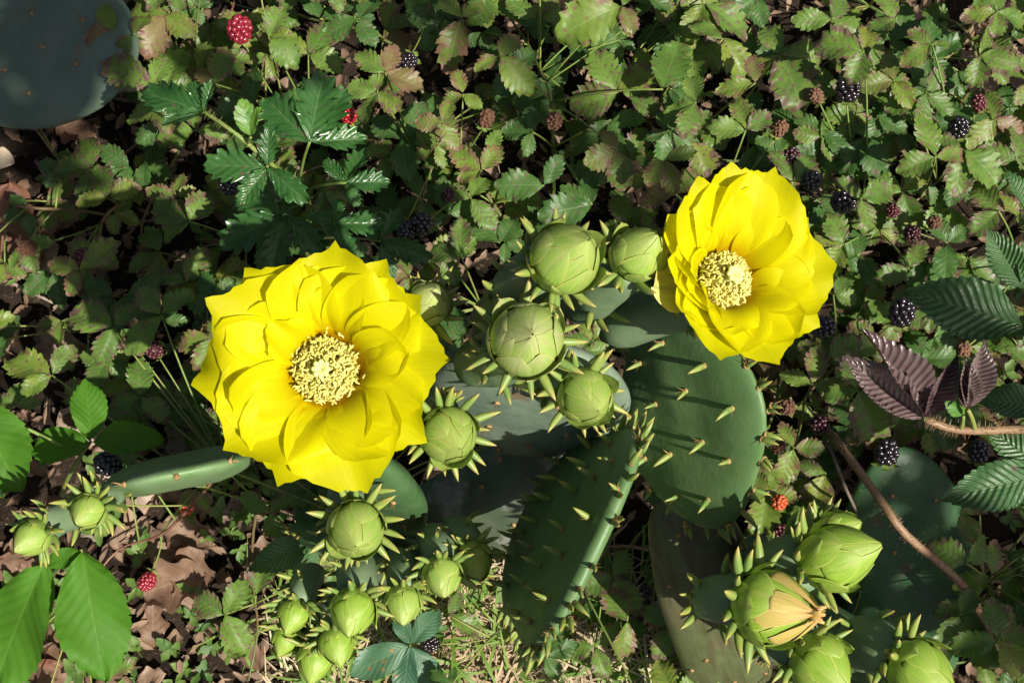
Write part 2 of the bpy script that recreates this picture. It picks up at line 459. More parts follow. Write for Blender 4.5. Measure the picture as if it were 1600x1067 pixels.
# ------------------------------------------------------------------ leaf meshes (unit length, base at origin, tip +Y, up +Z)
def leafmesh(name, mat, seed, W=0.33, peak=0.45, tooth=0.10, nt=9, fold=0.25, curl=0.3, corr=0.0, nv=8, slope=1.6, twist=0.0, wav=0.04,
             nl=30, nw=4, tipsharp=0.8, lobes=0.0, curlside=0.0, double=0.0):
    rs = random.Random(seed)
    ph = rs.uniform(0, 6.28)
    off = [rs.uniform(0.8, 1.2) for _ in range(60)]
    mb = MB()
    ang = 0.0
    ys = [0.0]; zs = [0.0]
    for i in range(nl):
        a = curl * ((i + 0.5) / nl - 0.25)
        ys.append(ys[-1] + math.cos(a) / nl); zs.append(zs[-1] - math.sin(a) / nl)
    def width(t):
        if t <= 0: return 0.0
        if t < peak: w = math.sin(PI / 2 * t / peak) ** 0.75
        else: w = max(0.0, math.cos(PI / 2 * (t - peak) / (1 - peak))) ** tipsharp
        return W * w
    def fn(i, j):
        t = i / nl
        u = (j - nw) / nw
        side = 1 if u >= 0 else -1
        w = width(t)
        tt = t * nt + (0.35 if side > 0 else 0)
        k = int(tt)
        fr = tt - k
        saw = fr if fr < 0.75 else (1 - fr) * 3
        e = (1 + (saw - 0.55) * 2 * tooth * off[(k * 2 + (side > 0)) % 60])
        if double:
            e *= 1 + double * math.sin(tt * 2 * PI * 3)
        if lobes:
            e *= 1 - lobes * (0.5 + 0.5 * math.cos(t * PI * 5.2 + (0.6 if side > 0 else 0))) * (0.35 + 0.65 * min(1, abs(u) * 1.2))
        ww = w * (1 + (e - 1) * abs(u) ** 2)
        x = u * ww
        # teeth lean towards the tip
        yy = t + abs(u) ** 2 * (saw - 0.4) * tooth * 0.5
        y = ys[i] + (yy - t)
        z = zs[i]
        z += abs(x) * math.tan(fold)
        z += corr * math.sin(2 * PI * (t * nv - abs(u) * slope)) * min(1, abs(u) * 2.5) * min(1, (1 - t) * 5)
        z += wav * math.sin(t * 9 + ph + u * 2) * abs(u)
        z += curlside * (abs(u) ** 2.0) * w
        z += twist * u * t * W
        return (x * math.cos(fold * 0.6), y, z), (u, t)
    mb.grid(fn, 2 * nw, nl)
    return mb.mesh(name, [mat])

LV = {}
def variants(key, mat, n, **kw):
    out = []
    for i in range(n):
        rs = random.Random(hash_(key) + i * 13)
        k = dict(kw)
        for q in ('fold', 'curl', 'W', 'twist', 'curlside'):
            if q in k and isinstance(k[q], tuple): k[q] = rs.uniform(*k[q])
        out.append(leafmesh(key, mat, hash_(key) + i, **k))
    LV[key] = out
def hash_(s):
    return sum((i + 1) * ord(c) for i, c in enumerate(s))
BR = dict(W=(0.30, 0.41), peak=0.52, tooth=0.16, nt=6.5, double=0.035, fold=(0.02, 0.42), curl=(0.0, 0.75), twist=(-0.3, 0.3), tipsharp=0.6, nl=34, nw=4, wav=0.045, corr=0.004, nv=6.5, slope=1.6)
variants('bramble', M['bramble'], 9, **BR)
variants('bramble_ill', M['bramble_ill'], 7, **BR)
variants('bramble_dark', M['bramble_dark'], 5, **BR)
variants('gloss', M['gloss'], 5, W=(0.24, 0.31), peak=0.55, tooth=0.24, nt=6, fold=(0.25, 0.5), curl=(0.1, 0.6), tipsharp=0.7, nl=28, nw=5, corr=0.012, nv=6.0, slope=1.6, double=0.05)
variants('purple', M['purple'], 3, W=(0.20, 0.24), peak=0.42, tooth=0.08, nt=15, fold=(0.75, 0.95), curl=(-0.1, 0.2), tipsharp=0.95, nl=60, nw=6, corr=0.008, nv=15, slope=2.5)
variants('ribbed', M['ribbed'], 3, W=(0.24, 0.28), peak=0.45, tooth=0.07, nt=14, fold=(0.3, 0.5), curl=(0.1, 0.4), tipsharp=0.9, nl=56, nw=6, corr=0.009, nv=13, slope=3.0)
variants('sapling', M['sapling'], 5, W=(0.25, 0.31), peak=0.5, tooth=0.05, nt=11, fold=(0.08, 0.25), curl=(0.1, 0.6), tipsharp=0.75, nl=44, nw=6, corr=0.0012, nv=9, slope=2.6, wav=0.06)
variants('smoothgrey', M['smoothgrey'], 3, W=(0.22, 0.26), peak=0.55, tooth=0.05, nt=9, fold=(0.02, 0.15), curl=(0.2, 0.6), tipsharp=0.9, nl=30, nw=5)
variants('weed', M['weed'], 4, W=(0.26, 0.34), peak=0.5, tooth=0.10, nt=7, fold=(0.1, 0.4), curl=(0.1, 0.9), tipsharp=0.7, nl=22, nw=4)
variants('dead', M['dead'], 7, W=(0.28, 0.42), peak=0.5, tooth=0.05, nt=6, fold=(-0.2, 0.5), curl=(-0.9, 1.2), twist=(-0.5, 0.5), curlside=(-0.6, 1.0), lobes=0.35, tipsharp=0.6, nl=24, nw=4, wav=0.07)
variants('deadred', M['deadred'], 2, W=(0.3, 0.4), peak=0.5, tooth=0.04, nt=6, fold=(0.0, 0.2), curl=(-0.2, 0.3), lobes=0.3, tipsharp=0.6, nl=24, nw=5, wav=0.05)

# ------------------------------------------------------------------ cactus pieces
def awl_meshes():
    out = []
    for i in range(4):
        mb = MB()
        c = (0.15, 0.32, 0.5, 0.05)[i]
        pts, rad = [], []
        for k in range(7):
            t = k / 6
            pts.append((0, t, c * t * t * 0.7))
            rad.append(0.165 * (0.75 + 0.9 * t - 0.4 * t * t) * (1 - t ** 1.6) ** 0.9 + 0.004)
        mb.tube(pts, rad, 8)
        out.append(mb.mesh('awl_leaf', [M['awl']]))
    return out
AWL = awl_meshes()

def areole_geo(mb, p, nrm, r, rs, bristles=5):
    q = nrm.to_track_quat('Z', 'Y').to_matrix()
    blob(mb, p, (r, r, r * 0.55), ICO1, q)
    for _ in range(bristles):
        d = (nrm * 1.0 + Vector((rs.uniform(-1, 1), rs.uniform(-1, 1), rs.uniform(-1, 1))) * 0.6).normalized()
        L = r * rs.uniform(1.8, 3.6)
        mb.tube([p, p + d * L], [r * 0.16, r * 0.03], 3, cap=False)

def pad(thing, base, tip, W, h, nrm, mat, seed, k=0.22, sq=1.0, faces=(), rim=(), awl=0.011, wob=0.04, face_side=1, bend=0.0, blunt=3.2, lean=0.6):
    """obovate pad; faces: list of (theta,t); rim: list of theta. theta 0 = base, pi = tip"""
    rs = random.Random(seed)
    base, tip = Vector(base), Vector(tip)
    L = (tip - base).length
    Mx = frame(tip - base, nrm, base)
    def outline(th):
        s, c = math.sin(th), math.cos(th)
        x = W * (abs(s) ** sq) * (1 if s >= 0 else -1) * (1 - k * c) / (1 + k * 0.35)
        y = L / 2 - L / 2 * (abs(c) ** sq) * (1 if c >= 0 else -1)
        w = 1 + wob * noise.noise(Vector((x * 25, y * 25, seed * 3.1)))
        return x * w, L / 2 + (y - L / 2) * w
    ctr = (0.0, L * 0.53)
    def surf(th, t, side):
        ox, oy = outline(th)
        x, y = ctr[0] + (ox - ctr[0]) * t, ctr[1] + (oy - ctr[1]) * t
        z = side * h * max(0.0, 1 - t ** blunt) ** 0.5
        z += 0.0018 * noise.noise(Vector((x * 40 + seed, y * 40, 1.0 + side))) * (1 - t ** 4)
        z += bend * ((y / L) ** 2) + bend * 0.5 * (x / W) ** 2
        return Vector((x, y, z))
    mb = MB()
    n = 56
    ts = [0.02, 0.2, 0.38, 0.54, 0.68, 0.79, 0.87, 0.925, 0.96, 0.982, 0.995, 1.0]
    rows = [(t, 1) for t in ts] + [(t, -1) for t in reversed(ts[:-1])]
    def fn(i, j):
        t, sd = rows[i]
        th = 2 * PI * j / n
        return surf(th, t, sd), (t, 0)
    mb.grid(fn, n, len(rows) - 1, close=True)
    # close centres
    mb.f.append(tuple(reversed(range(n)))); mb.mi.append(0)
    e = (len(rows) - 1) * n
    mb.f.append(tuple(e + q for q in range(n))); mb.mi.append(0)
    if False: pass
    me = mb.mesh('pad', [mat])
    o = put('pad', me, thing, Mx)
    ar = MB()
    R3 = Mx.to_3x3()
    def place(p, nl, tang, size, lean=0.6):
        areole_geo(ar, p + nl * 0.0003, nl, 0.0018, rs, 5)
        if size <= 0: return
        d = (nl + tang * lean + Vector((rs.uniform(-.3, .3), rs.uniform(-.3, .3), rs.uniform(-.3, .3)))).normalized()
        A = frame(R3 @ d, R3 @ (nl - tang * 0.5), Mx @ p, size * rs.uniform(0.75, 1.2))
        put('awl_leaf', rs.choice(AWL), o, A)
    for th, t in faces:
        p = surf(th, t, face_side)
        e1 = surf(th + 0.02, t, face_side) - p
        e2 = surf(th, t + 0.01, face_side) - p
        nl = e1.cross(e2).normalized()
        if nl.z * face_side < 0: nl = -nl
        place(p, nl, Vector((0, 1, 0)), awl, lean)
    for th in rim:
        p = surf(th, 0.999, 0)
        ox, oy = outline(th + 0.02); px_, py_ = outline(th - 0.02)
        tg = Vector((ox - px_, oy - py_, 0)).normalized()
        nl = Vector((tg.y, -tg.x, 0))
        if nl.dot(Vector((p.x - ctr[0], p.y - ctr[1], 0))) < 0: nl = -nl
        p = p + Vector((0, 0, rs.uniform(-0.3, 0.3) * h))
        place(p, nl, Vector((0, 1, 0)), awl, 0.25)
        if rs.random() < 0.5 and awl > 0:
            place(p + tg * 0.002 + Vector((0, 0, 0.002 * rs.choice((-1, 1)))), (nl + Vector((0, 0, rs.uniform(-.6, .6)))).normalized(), Vector((0, 1, 0)), awl * 0.8, 0.2)
    if ar.v:
        a = put('areoles', ar.mesh('areoles', [M['areole']]), o, Mx)
        a['kind'] = 'stuff'
    return o, Mx, surf

def grid_areoles(rings=((0.3, 5), (0.58, 8), (0.82, 11)), off=0.3):
    out = []
    for i, (t, n) in enumerate(rings):
        for q in range(n):
            out.append((2 * PI * (q + off * i) / n, t))
    return out

def ovary(parent, base, neck, axis, r0, r1, seed, nawl=10, awl=0.010, mat=None):
    """swollen green base of a bud; world coordinates"""
    rs = random.Random(seed)
    base, neck = Vector(base), Vector(neck)
    d = (neck - base).length
    pts = bez(base, neck - axis * d * 0.5, neck, 12)
    base_o = pts[0]
    mb = MB()
    rad = []
    for i in range(13):
        t = i / 12
        r = r0 + (r1 - r0) * (t ** 0.7)
        r *= (1 - max(0, 1 - t * 6) ** 2.2 * 0.75)
        r *= (1 - max(0, (t - 0.85) / 0.15) ** 2 * 0.12)
        rad.append(r)
    ars = []
    for q in range(nawl):
        t = 0.22 + 0.70 * ((q * 0.618) % 1.0)
        ars.append((t, q * 2.39996 + rs.uniform(-.2, .2)))
    n = 20
    prev = None
    loc = Matrix.Translation(base_o)
    frames = []
    for i in range(13):
        tg = (pts[min(i + 1, 12)] - pts[max(i - 1, 0)]).normalized()
        x = tg.orthogonal().normalized() if prev is None else (prev - tg * prev.dot(tg)).normalized()
        prev = x
        frames.append((pts[i], x, tg.cross(x), tg))
    def fn(i, j):
        p, x, y, tg = frames[i]
        an = 2 * PI * j / n
        r = rad[i]
        t = i / 12
        b = 0
        for (ta, aa) in ars:
            da = (an - aa + PI) % (2 * PI) - PI
            q = (da * 0.9) ** 2 + ((t - ta) * 4.5) ** 2
            b += 0.13 * math.exp(-q * 5)
        r *= 1 + b + 0.07 * noise.noise(Vector((math.cos(an) * 1.6, math.sin(an) * 1.6, t * 3 + seed)))
        return (p + x * (r * math.cos(an)) + y * (r * math.sin(an))) - base_o, (0, t)
    mb.grid(fn, n, 12, close=True)
    mb.f.append(tuple(reversed(range(n)))); mb.mi.append(0)
    mb.f.append(tuple(12 * n + q for q in range(n))); mb.mi.append(0)
    o = put('ovary', mb.mesh('ovary', [mat or M['ovary']]), parent, loc)
    ar = MB()
    for (ta, aa) in ars:
        i = min(11, int(ta * 12)); f = ta * 12 - i
        p, x, y, tg = frames[i]
        p2 = pts[i].lerp(pts[i + 1], f); r = rad[i] + (rad[i + 1] - rad[i]) * f
        dn = x * math.cos(aa) + y * math.sin(aa)
        q = p2 + dn * r * 1.1
        areole_geo(ar, q - base_o, dn, r1 * 0.075 + 0.0006, rs, 5)
        dd = (dn + tg * rs.uniform(0.3, 1.0)).normalized()
        if dn.dot(FW) < 0.3:
            put('awl_leaf', rs.choice(AWL), parent, frame(dd, dn * -0.2 + tg, q, awl * rs.uniform(0.7, 1.15)))
    a = put('areoles', ar.mesh('areoles', [M['areole']]), parent, loc)
    a['kind'] = 'stuff'
    return o

def prof(h):
    if h < 0.35: return 1 - 0.32 * ((0.35 - h) / 0.35) ** 2
    return 1 - ((h - 0.35) / 0.65) ** 1.75 * 0.97

def scale_mesh(rs, r, L, h0, h1, dw, off, flare, mat, name='bud_scale', nl=9, nw=6, wr=0.012):
    mb = MB()
    tw = rs.uniform(-0.25, 0.25)
    cup = rs.uniform(0.0, 0.03)
    wp = rs.uniform(0, 6.28)
    def fn(i, j):
        t = i / nl
        u = (j - nw / 2) / (nw / 2)
        h = h0 + (h1 - h0) * t
        wid = dw * (1 - t ** 2.2) ** 0.8 * (0.75 + 0.4 * t) + 0.02
        if h > 0.6: wid *= 1 + (h - 0.6) * 1.2
        a = u * wid + tw * t
        rr = r * prof(min(h, 1)) + off * r * (1 - 0.25 * abs(u)) + flare * r * t ** 2.5 + cup * r * (1 - u * u) * t
        rr += wr * r * math.sin(u * 5 + wp + t * 3) * t
        if i == 0: rr -= off * r * 0.7
        # scales thin to edge
        return (rr * math.sin(a), rr * math.cos(a), L * h), (u, t)
    mb.grid(fn, nw, nl)
    return mb.mesh(name, [mat])

def bud(thing, px, py, D, rpx, axis, bpx, bpy_, bD, seed, mat='scale', nawl=10, nscale=13, label=None, elong=2.3, open_=False, awl=None, omat=None):
    rs = random.Random(seed)
    c = P(px, py, D)
    r = rpx * D / FPX
    ax = V(*axis)
    L = elong * r
    neck = c - ax * (L * 0.42)
    Mx = Matrix.Translation(neck) @ ax.to_track_quat('Z', 'Y').to_matrix().to_4x4()
    mb = MB()
    n = 18
    def fn(i, j):
        h = i / 10
        an = 2 * PI * j / n
        rr = r * prof(h) * 0.985
        return (rr * math.sin(an), rr * math.cos(an), L * h), (math.sin(an * 5), h)
    mb.grid(fn, n, 10, close=True)
    o = put('flower_bud', mb.mesh('flower_bud', [M[mat]]), thing, Mx)
    if label: o['label'] = label
    for k in range(nscale):
        h0 = -0.02 + 0.58 * (k / (nscale - 1)) ** 1.1
        h1 = min(0.985 + 0.03 * rs.random(), h0 + rs.uniform(0.42, 0.6))
        dw = rs.uniform(0.62, 0.85) * (1 if k > 3 else 0.8)
        off = 0.115 - 0.095 * k / (nscale - 1)
        fl = rs.uniform(0.0, 0.06) + (rs.uniform(0.12, 0.34) if k < 5 else 0)
        m = scale_mesh(rs, r, L, h0, h1, dw, off, fl, M[mat])
        az = k * 2.39996 + rs.uniform(-.25, .25)
        put('bud_scale', m, o, Mx @ Matrix.Rotation(az, 4, 'Z'))
    if open_:
        for k in range(7):
            m = scale_mesh(rs, r * 0.97, L * 1.06, 0.36 + 0.04 * k, 1.03, rs.uniform(0.28, 0.42), 0.07 + 0.012 * k, rs.uniform(0.02, 0.10), M['scale_peach'], 'petal', 14, 8, 0.03)
            put('petal', m, o, Mx @ Matrix.Rotation(k * 2.39996 + 0.4, 4, 'Z'))
        st = MB()
        for k in range(16):
            a = rs.uniform(0, 6.28); q = r * 0.16 * rs.random()
            p0 = Vector((q * math.cos(a), q * math.sin(a), L * 0.93))
            p1 = p0 + Vector((rs.uniform(-1, 1) * r * 0.2, rs.uniform(-1, 1) * r * 0.2, r * rs.uniform(0.25, 0.5)))
            st.tube([p0, (p0 + p1) / 2, p1], [r * 0.07, r * 0.08, r * 0.04], 5)
        s = put('withered_petal_tips', st.mesh('withered_petal_tips', [M['scale_peach']]), o, Mx)
    awl = awl or max(0.0112, r * 0.86)
    for k in range(18):
        az = k * 2.39996 + rs.uniform(-.2, .2)
        h = rs.uniform(-0.03, 0.24)
        rr = r * prof(max(h, 0)) * 1.06
        p = Mx @ Vector((rr * math.sin(az), rr * math.cos(az), L * h))
        dn = Mx.to_3x3() @ Vector((math.sin(az), math.cos(az), 0))
        dd = (dn + ax * rs.uniform(-0.15, 0.45)).normalized()
        put('awl_leaf', rs.choice(AWL), o, frame(dd, ax, p, awl * rs.uniform(0.8, 1.2)))
    ovary(o, P(bpx, bpy_, bD), neck + ax * r * 0.18, ax, r * (0.5 if open_ else 0.8), r * (0.7 if open_ else 0.98), seed + 5, nawl, awl * 0.95, omat)
    return o

def flower(thing, cx, cy, D, axis, petals, seed, bpx, bpy_, bD, st_r, st_n, label=None, lean=(0, 0), depth=0.03):
    """petals: (image angle deg, reach m, half width m, start tilt, end tilt, layer lift, ruffle)"""
    rs = random.Random(seed)
    ax = V(*axis)
    # local frame: z = axis, x ~ photo right, y ~ photo up
    x = (RT - ax * RT.dot(ax)).normalized()
    y = ax.cross(x)
    base = P(cx, cy, D)
    Mx = Matrix((x, y, ax)).transposed().to_4x4(); Mx.translation = base
    mb = MB()
    def cup(i, j):
        t = i / 8; an = 2 * PI * j / 20
        r = 0.016 * t ** 0.8
        return (r * math.cos(an), r * math.sin(an), 0.002 + 0.012 * t ** 2.2), (0, 0.12 + t * 0.1)
    mb.grid(cup, 20, 8, close=True)
    o = put('flower', mb.mesh('flower', [M['petal']]), thing, Mx)
    if label: o['label'] = label
    for pi, (ang, reach, hw, t0, t1, lift, ruf) in enumerate(petals):
        nl, nw = 22, 18
        a0, a1 = math.radians(t0), math.radians(t1)
        S = [0.5] * 0
        def th(s):
            q = max(0.0, min(1.0, (s - 0.22) / 0.62))
            return a0 + (a1 - a0) * (q * q * (3 - 2 * q)) + (1.25 - a0) * math.exp(-(s / 0.15) ** 2)
        ms = sum(math.sin(th((k + .5) / 40)) for k in range(40)) / 40
        L = (reach - 0.006) / ms
        prof_r, prof_z = [0.006 + lift * 0.3], [0.002 + lift]
        NN = 60
        for k in range(NN):
            t = th((k + .5) / NN)
            prof_r.append(prof_r[-1] + math.sin(t) * L / NN); prof_z.append(prof_z[-1] + math.cos(t) * L / NN)
        p1, p2, p3 = rs.uniform(0, 6.28), rs.uniform(0, 6.28), rs.uniform(0, 6.28)
        f1, f2 = rs.uniform(3.5, 5.5), rs.uniform(5, 8)
        asy = rs.uniform(-0.12, 0.12)
        fold = rs.uniform(-0.004, 0.004)
        mb = MB()
        def fn(i, j):
            s = i / nl
            u = (j - nw / 2) / (nw / 2)
            end = 1 - 0.17 * abs(u) ** 1.7 - asy * u * 0.5 + (0.075 if lift < 0.0014 else 0.02) * math.exp(-(u / 0.11) ** 2) + 0.022 * math.sin(u * f2 + p3) * (1 - abs(u)) + 0.012 * math.sin(u * 23 + p1)
            se = s * end
            g = 0.2 + 0.8 * math.sin(min(se / 0.74, 1) * PI / 2) ** 1.25
            if se > 0.74: g *= 1 - 0.18 * ((se - 0.74) / 0.26) ** 1.6
            q = max(0.0, min(1.08, se)) * NN
            k = min(NN - 1, int(q)); f = q - k
            r = prof_r[k] + (prof_r[k + 1] - prof_r[k]) * f
            z = prof_z[k] + (prof_z[k + 1] - prof_z[k]) * f
            w = hw * g * u
            al = w / max(r * 1.12, 0.009)
            tw = th(se)
            ruffle = ruf * se ** 2.2 * (abs(u) ** 1.3 * math.sin(u * f1 + se * 3 + p1) + 0.55 * math.sin(u * 4.3 + p2) * se + 0.3 * abs(u) * math.sin(se * 13 + p3))
            cupz = 0.16 * hw * u * u * se + fold * (1 - abs(u)) * se
            nz = ruffle + cupz
            r2 = r - math.cos(tw) * nz
            z2 = z + math.sin(tw) * nz
            a = math.radians(ang) + al
            return (r2 * math.cos(a), r2 * math.sin(a), z2), (u, se)
        mb.grid(fn, nw, nl)
        put('petal', mb.mesh('petal', [M['petal']]), o, Mx)
    # greenish outer sepals under the petals
    R0 = max(p[1] for p in petals)
    for k in range(7):
        a = k * 2 * PI / 7 + rs.uniform(-.3, .3)
        m = leafmesh('sepal', M['sepal'], seed + k, W=0.36, peak=0.6, tooth=0.02, nt=5, fold=0.1, curl=-0.5, nl=16, nw=4, tipsharp=0.7)
        d = Vector((math.cos(a), math.sin(a), 0.42))
        put('sepal', m, o, Mx @ frame(d, (0, 0, 1), (0.008 * math.cos(a), 0.008 * math.sin(a), -0.001), R0 * rs.uniform(0.58, 0.72)))
    # stamens
    sm = MB()
    for k in range(st_n):
        q = math.sqrt((k + 0.5) / st_n)
        a = k * 2.39996 + rs.uniform(-.2, .2)
        rb = 0.003 + 0.0075 * q
        rt = 0.0025 + st_r * q * (rs.uniform(0.85, 1.08) if rs.random() > 0.12 else rs.uniform(1.05, 1.3))
        zt = depth * (1.0 - 0.30 * q ** 2.6) * rs.uniform(0.86, 1.06)
        lx, ly = lean[0] * zt, lean[1] * zt
        b = Vector((rb * math.cos(a), rb * math.sin(a), 0.004))
        e = Vector((rt * math.cos(a) + lx, rt * math.sin(a) + ly, zt))
        c = Vector((rb * 0.3 * math.cos(a) + rt * 0.9 * math.cos(a), rb * 0.3 * math.sin(a) + rt * 0.9 * math.sin(a), zt * 0.45))
        pts = bez(b, c, e, 4)
        sm.tube(pts, 0.00038, 4, mi=0, cap=False)
        dd = (pts[-1] - pts[-2]).normalized() + Vector((rs.uniform(-1, 1), rs.uniform(-1, 1), rs.uniform(-.6, .6))) * 1.1
        dd.normalize()
        Lr = rs.uniform(0.0014, 0.0024)
        side = dd.orthogonal() * 0.0003
        sm.tube([e - dd * Lr, e - dd * Lr * 0.3 + side, e + dd * Lr * 0.4 - side, e + dd * Lr], [0.00034, 0.00046, 0.00044, 0.0003], 5, mi=1)
    for k in range(int(st_n * 0.6)):
        q = math.sqrt(rs.random()); a = rs.uniform(0, 6.28)
        rb = 0.003 + 0.0075 * q; rt = 0.0025 + st_r * q * 0.95
        zt = depth * rs.uniform(0.84, 0.94) * (1.0 - 0.30 * q ** 2.6)
        e = Vector((rt * math.cos(a) + lean[0] * zt, rt * math.sin(a) + lean[1] * zt, zt))
        b = Vector((rb * math.cos(a), rb * math.sin(a), 0.004))
        sm.tube(bez(b, (b + e) / 2 + Vector((0, 0, 0.003)), e, 3), [0.0006, 0.0010, 0.0012, 0.0007], 5, mi=0)
    s = put('stamens', sm.mesh('stamens', [M['filament'], M['anther']]), o, Mx)
    s['kind'] = 'stuff'
    pm = MB()
    zt = depth * 1.08
    lx, ly = lean[0] * zt, lean[1] * zt
    pm.tube([(0, 0, 0.003), (lx * .5, ly * .5, zt * .5), (lx, ly, zt)], [0.002, 0.0016, 0.0019], 8)
    for k in range(8):
        a = k * PI / 4
        d = Vector((math.cos(a), math.sin(a), 0.55)).normalized()
        p0 = Vector((lx, ly, zt))
        pm.tube([p0, p0 + d * 0.0026, p0 + d * 0.0040 + Vector((0, 0, 0.0008))], [0.0010, 0.0013, 0.0009], 7)
    put('stigma', pm.mesh('stigma', [M['stigma']]), o, Mx)
    ovary(o, P(bpx, bpy_, bD), base + ax * 0.004, ax, 0.0085, 0.0135, seed + 9, 14, 0.0105)
    return o

def thing(name, base, label, cat, group=None):
    e = put(name, None, None, Matrix.Translation(base))
    e.empty_display_size = 0.02
    tag(e, label, cat, group)
    return e

# ------------------------------------------------------------------ main cactus
cactus = thing('prickly_pear', ZG(520, 905), 'prickly pear cactus with two large open yellow flowers', 'cactus')
# trunk pad lying low, upper pad with the buds, green pad under right flower, corky pad, edge-on spiny pad
pad(cactus, ZG(500, 915, -0.004), P(1000, 672, 0.665), 0.034, 0.011, V(0.1, -0.1, 1), M['pad_trunk'], 3, faces=grid_areoles(((0.5, 6), (0.8, 8))), awl=0.0)
pad(cactus, P(830, 705, 0.70), P(826, 536, 0.538), 0.052, 0.0115, V(-0.1, -0.75, 0.6), M['pad_grey'], 5, k=0.15, faces=grid_areoles(((0.45, 5), (0.75, 8))), awl=0.0)
pad(cactus, P(1045, 790, 0.645), P(1108, 512, 0.575), 0.049, 0.0075, V(-0.73, -0.05, 0.66), M['pad_green'], 8, k=0.02, sq=0.82, blunt=3.0, lean=0.0,
    faces=grid_areoles(((0.35, 4), (0.72, 9))), rim=[2 * PI * q / 26 for q in range(26)], awl=0.0095)
pad(cactus, ZG(1165, 1130, -0.005), P(1062, 765, 0.66), 0.031, 0.012, V(-0.1, 0.1, 1), M['pad_old'], 11, k=0.05, sq=0.8, faces=grid_areoles(((0.45, 5), (0.8, 8))), awl=0.0)
pad(cactus, P(818, 812, 0.70), P(938, 848, 0.545), 0.060, 0.0052, V(-0.86, 0.46, 0.24), M['pad_green'], 14, k=0.42, sq=0.66, blunt=14, lean=0.1,
    faces=grid_areoles(((0.35, 6), (0.6, 9), (0.82, 13))), rim=[1.3 + (2 * PI - 2.6) * q / 33 for q in range(34)], awl=0.0105)
pad(cactus, P(640, 830, 0.735), P(548, 700, 0.585), 0.026, 0.010, V(-0.3, -0.6, 0.7), M['pad_dark'], 17, faces=grid_areoles(((0.6, 6),)), awl=0.0)

D2M = 0.475 / FPX
LF = [  # angle, reach px, half width m, t0, t1, lift, ruffle
    (84, 192, 0.030, 32, 84, 0.0, 0.0050), (128, 188, 0.030, 32, 84, 0.0006, 0.0050), (148, 194, 0.028, 32, 84, 0.0012, 0.0045),
    (187, 194, 0.031, 32, 86, 0.0, 0.0045), (219, 188, 0.030, 32, 84, 0.0008, 0.0055), (250, 184, 0.029, 32, 84, 0.0, 0.006),
    (290, 198, 0.030, 32, 84, 0.0004, 0.006), (325, 186, 0.030, 32, 83, 0.001, 0.006),
    (4, 194, 0.031, 32, 84, 0.0, 0.0055), (36, 184, 0.029, 32, 84, 0.0008, 0.005), (60, 186, 0.029, 32, 84, 0.0004, 0.005),
    (104, 166, 0.030, 31, 81, 0.0016, 0.0065), (172, 160, 0.031, 31, 82, 0.0016, 0.005), (232, 166, 0.030, 31, 82, 0.0016, 0.006),
    (278, 142, 0.024, 30, 78, 0.0022, 0.008), (340, 164, 0.032, 31, 81, 0.0016, 0.006), (44, 160, 0.031, 31, 81, 0.0016, 0.006),
    (140, 104, 0.012, 22, 52, 0.0030, 0.004)]
flower(cactus, 518, 577, 0.507, (-0.02, 0.03, 1), [(a, r * D2M, w, t0, t1, l, ru) for a, r, w, t0, t1, l, ru in LF], 21, 612, 640, 0.585, 0.0108, 430,
       'wide open yellow flower facing straight out with a crown of cream stamens', depth=0.021)
D2R = 0.465 / FPX
RF = [
    (98, 172, 0.024, 26, 70, 0.0, 0.0045), (70, 178, 0.026, 26, 74, 0.001, 0.0045), (38, 156, 0.026, 26, 74, 0.0, 0.004), (8, 172, 0.027, 26, 76, 0.0008, 0.004),
    (-28, 156, 0.026, 26, 74, 0.0, 0.005), (-70, 156, 0.026, 26, 74, 0.0, 0.005), (-106, 144, 0.025, 26, 70, 0.0008, 0.005),
    (-145, 122, 0.024, 26, 62, 0.0, 0.005), (176, 120, 0.024, 26, 60, 0.001, 0.004), (146, 136, 0.024, 26, 62, 0.0, 0.005), (121, 158, 0.024, 26, 66, 0.0005, 0.005),
    (80, 142, 0.026, 25, 67, 0.0016, 0.005), (16, 142, 0.027, 25, 69, 0.0016, 0.004), (-50, 130, 0.026, 25, 67, 0.0016, 0.005),
    (-105, 110, 0.021, 24, 58, 0.0022, 0.005), (-160, 96, 0.020, 24, 50, 0.0022, 0.004)]
flower(cactus, 1112, 446, 0.512, (0.34, 0.20, 1), [(a, r * D2R, w, t0, t1, l, ru) for a, r, w, t0, t1, l, ru in RF], 33, 940, 528, 0.565, 0.0088, 320,
       'yellow cup-shaped flower tilted sideways over the green pad', lean=(-0.1, -0.05), depth=0.021)
# buds on the rim of the upper pad
bud(cactus, 886, 402, 0.458, 53, (0.42, 0.30, 0.85), 762, 512, 0.545, 41, 'scale', 11, 14)
bud(cactus, 824, 530, 0.455, 55, (0.10, 0.10, 1), 724, 575, 0.535, 42, 'scale_pale', 12, 15)
bud(cactus, 999, 395, 0.495, 41, (0.4, 0.45, 0.8), 900, 480, 0.565, 43, 'scale', 10, 13)
bud(cactus, 917, 622, 0.495, 41, (0.25, -0.3, 0.9), 850, 615, 0.57, 44, 'scale', 11, 13)
bud(cactus, 703, 682, 0.515, 42, (0.3, -0.25, 0.9), 660, 640, 0.575, 45, 'scale', 12, 13)
bud(cactus, 670, 472, 0.505, 33, (0.3, 0.45, 0.85), 655, 545, 0.58, 46, 'scale_pale', 10, 13)
bud(cactus, 556, 830, 0.545, 42, (0.12, -0.25, 0.95), 540, 762, 0.605, 47, 'scale', 12, 13)

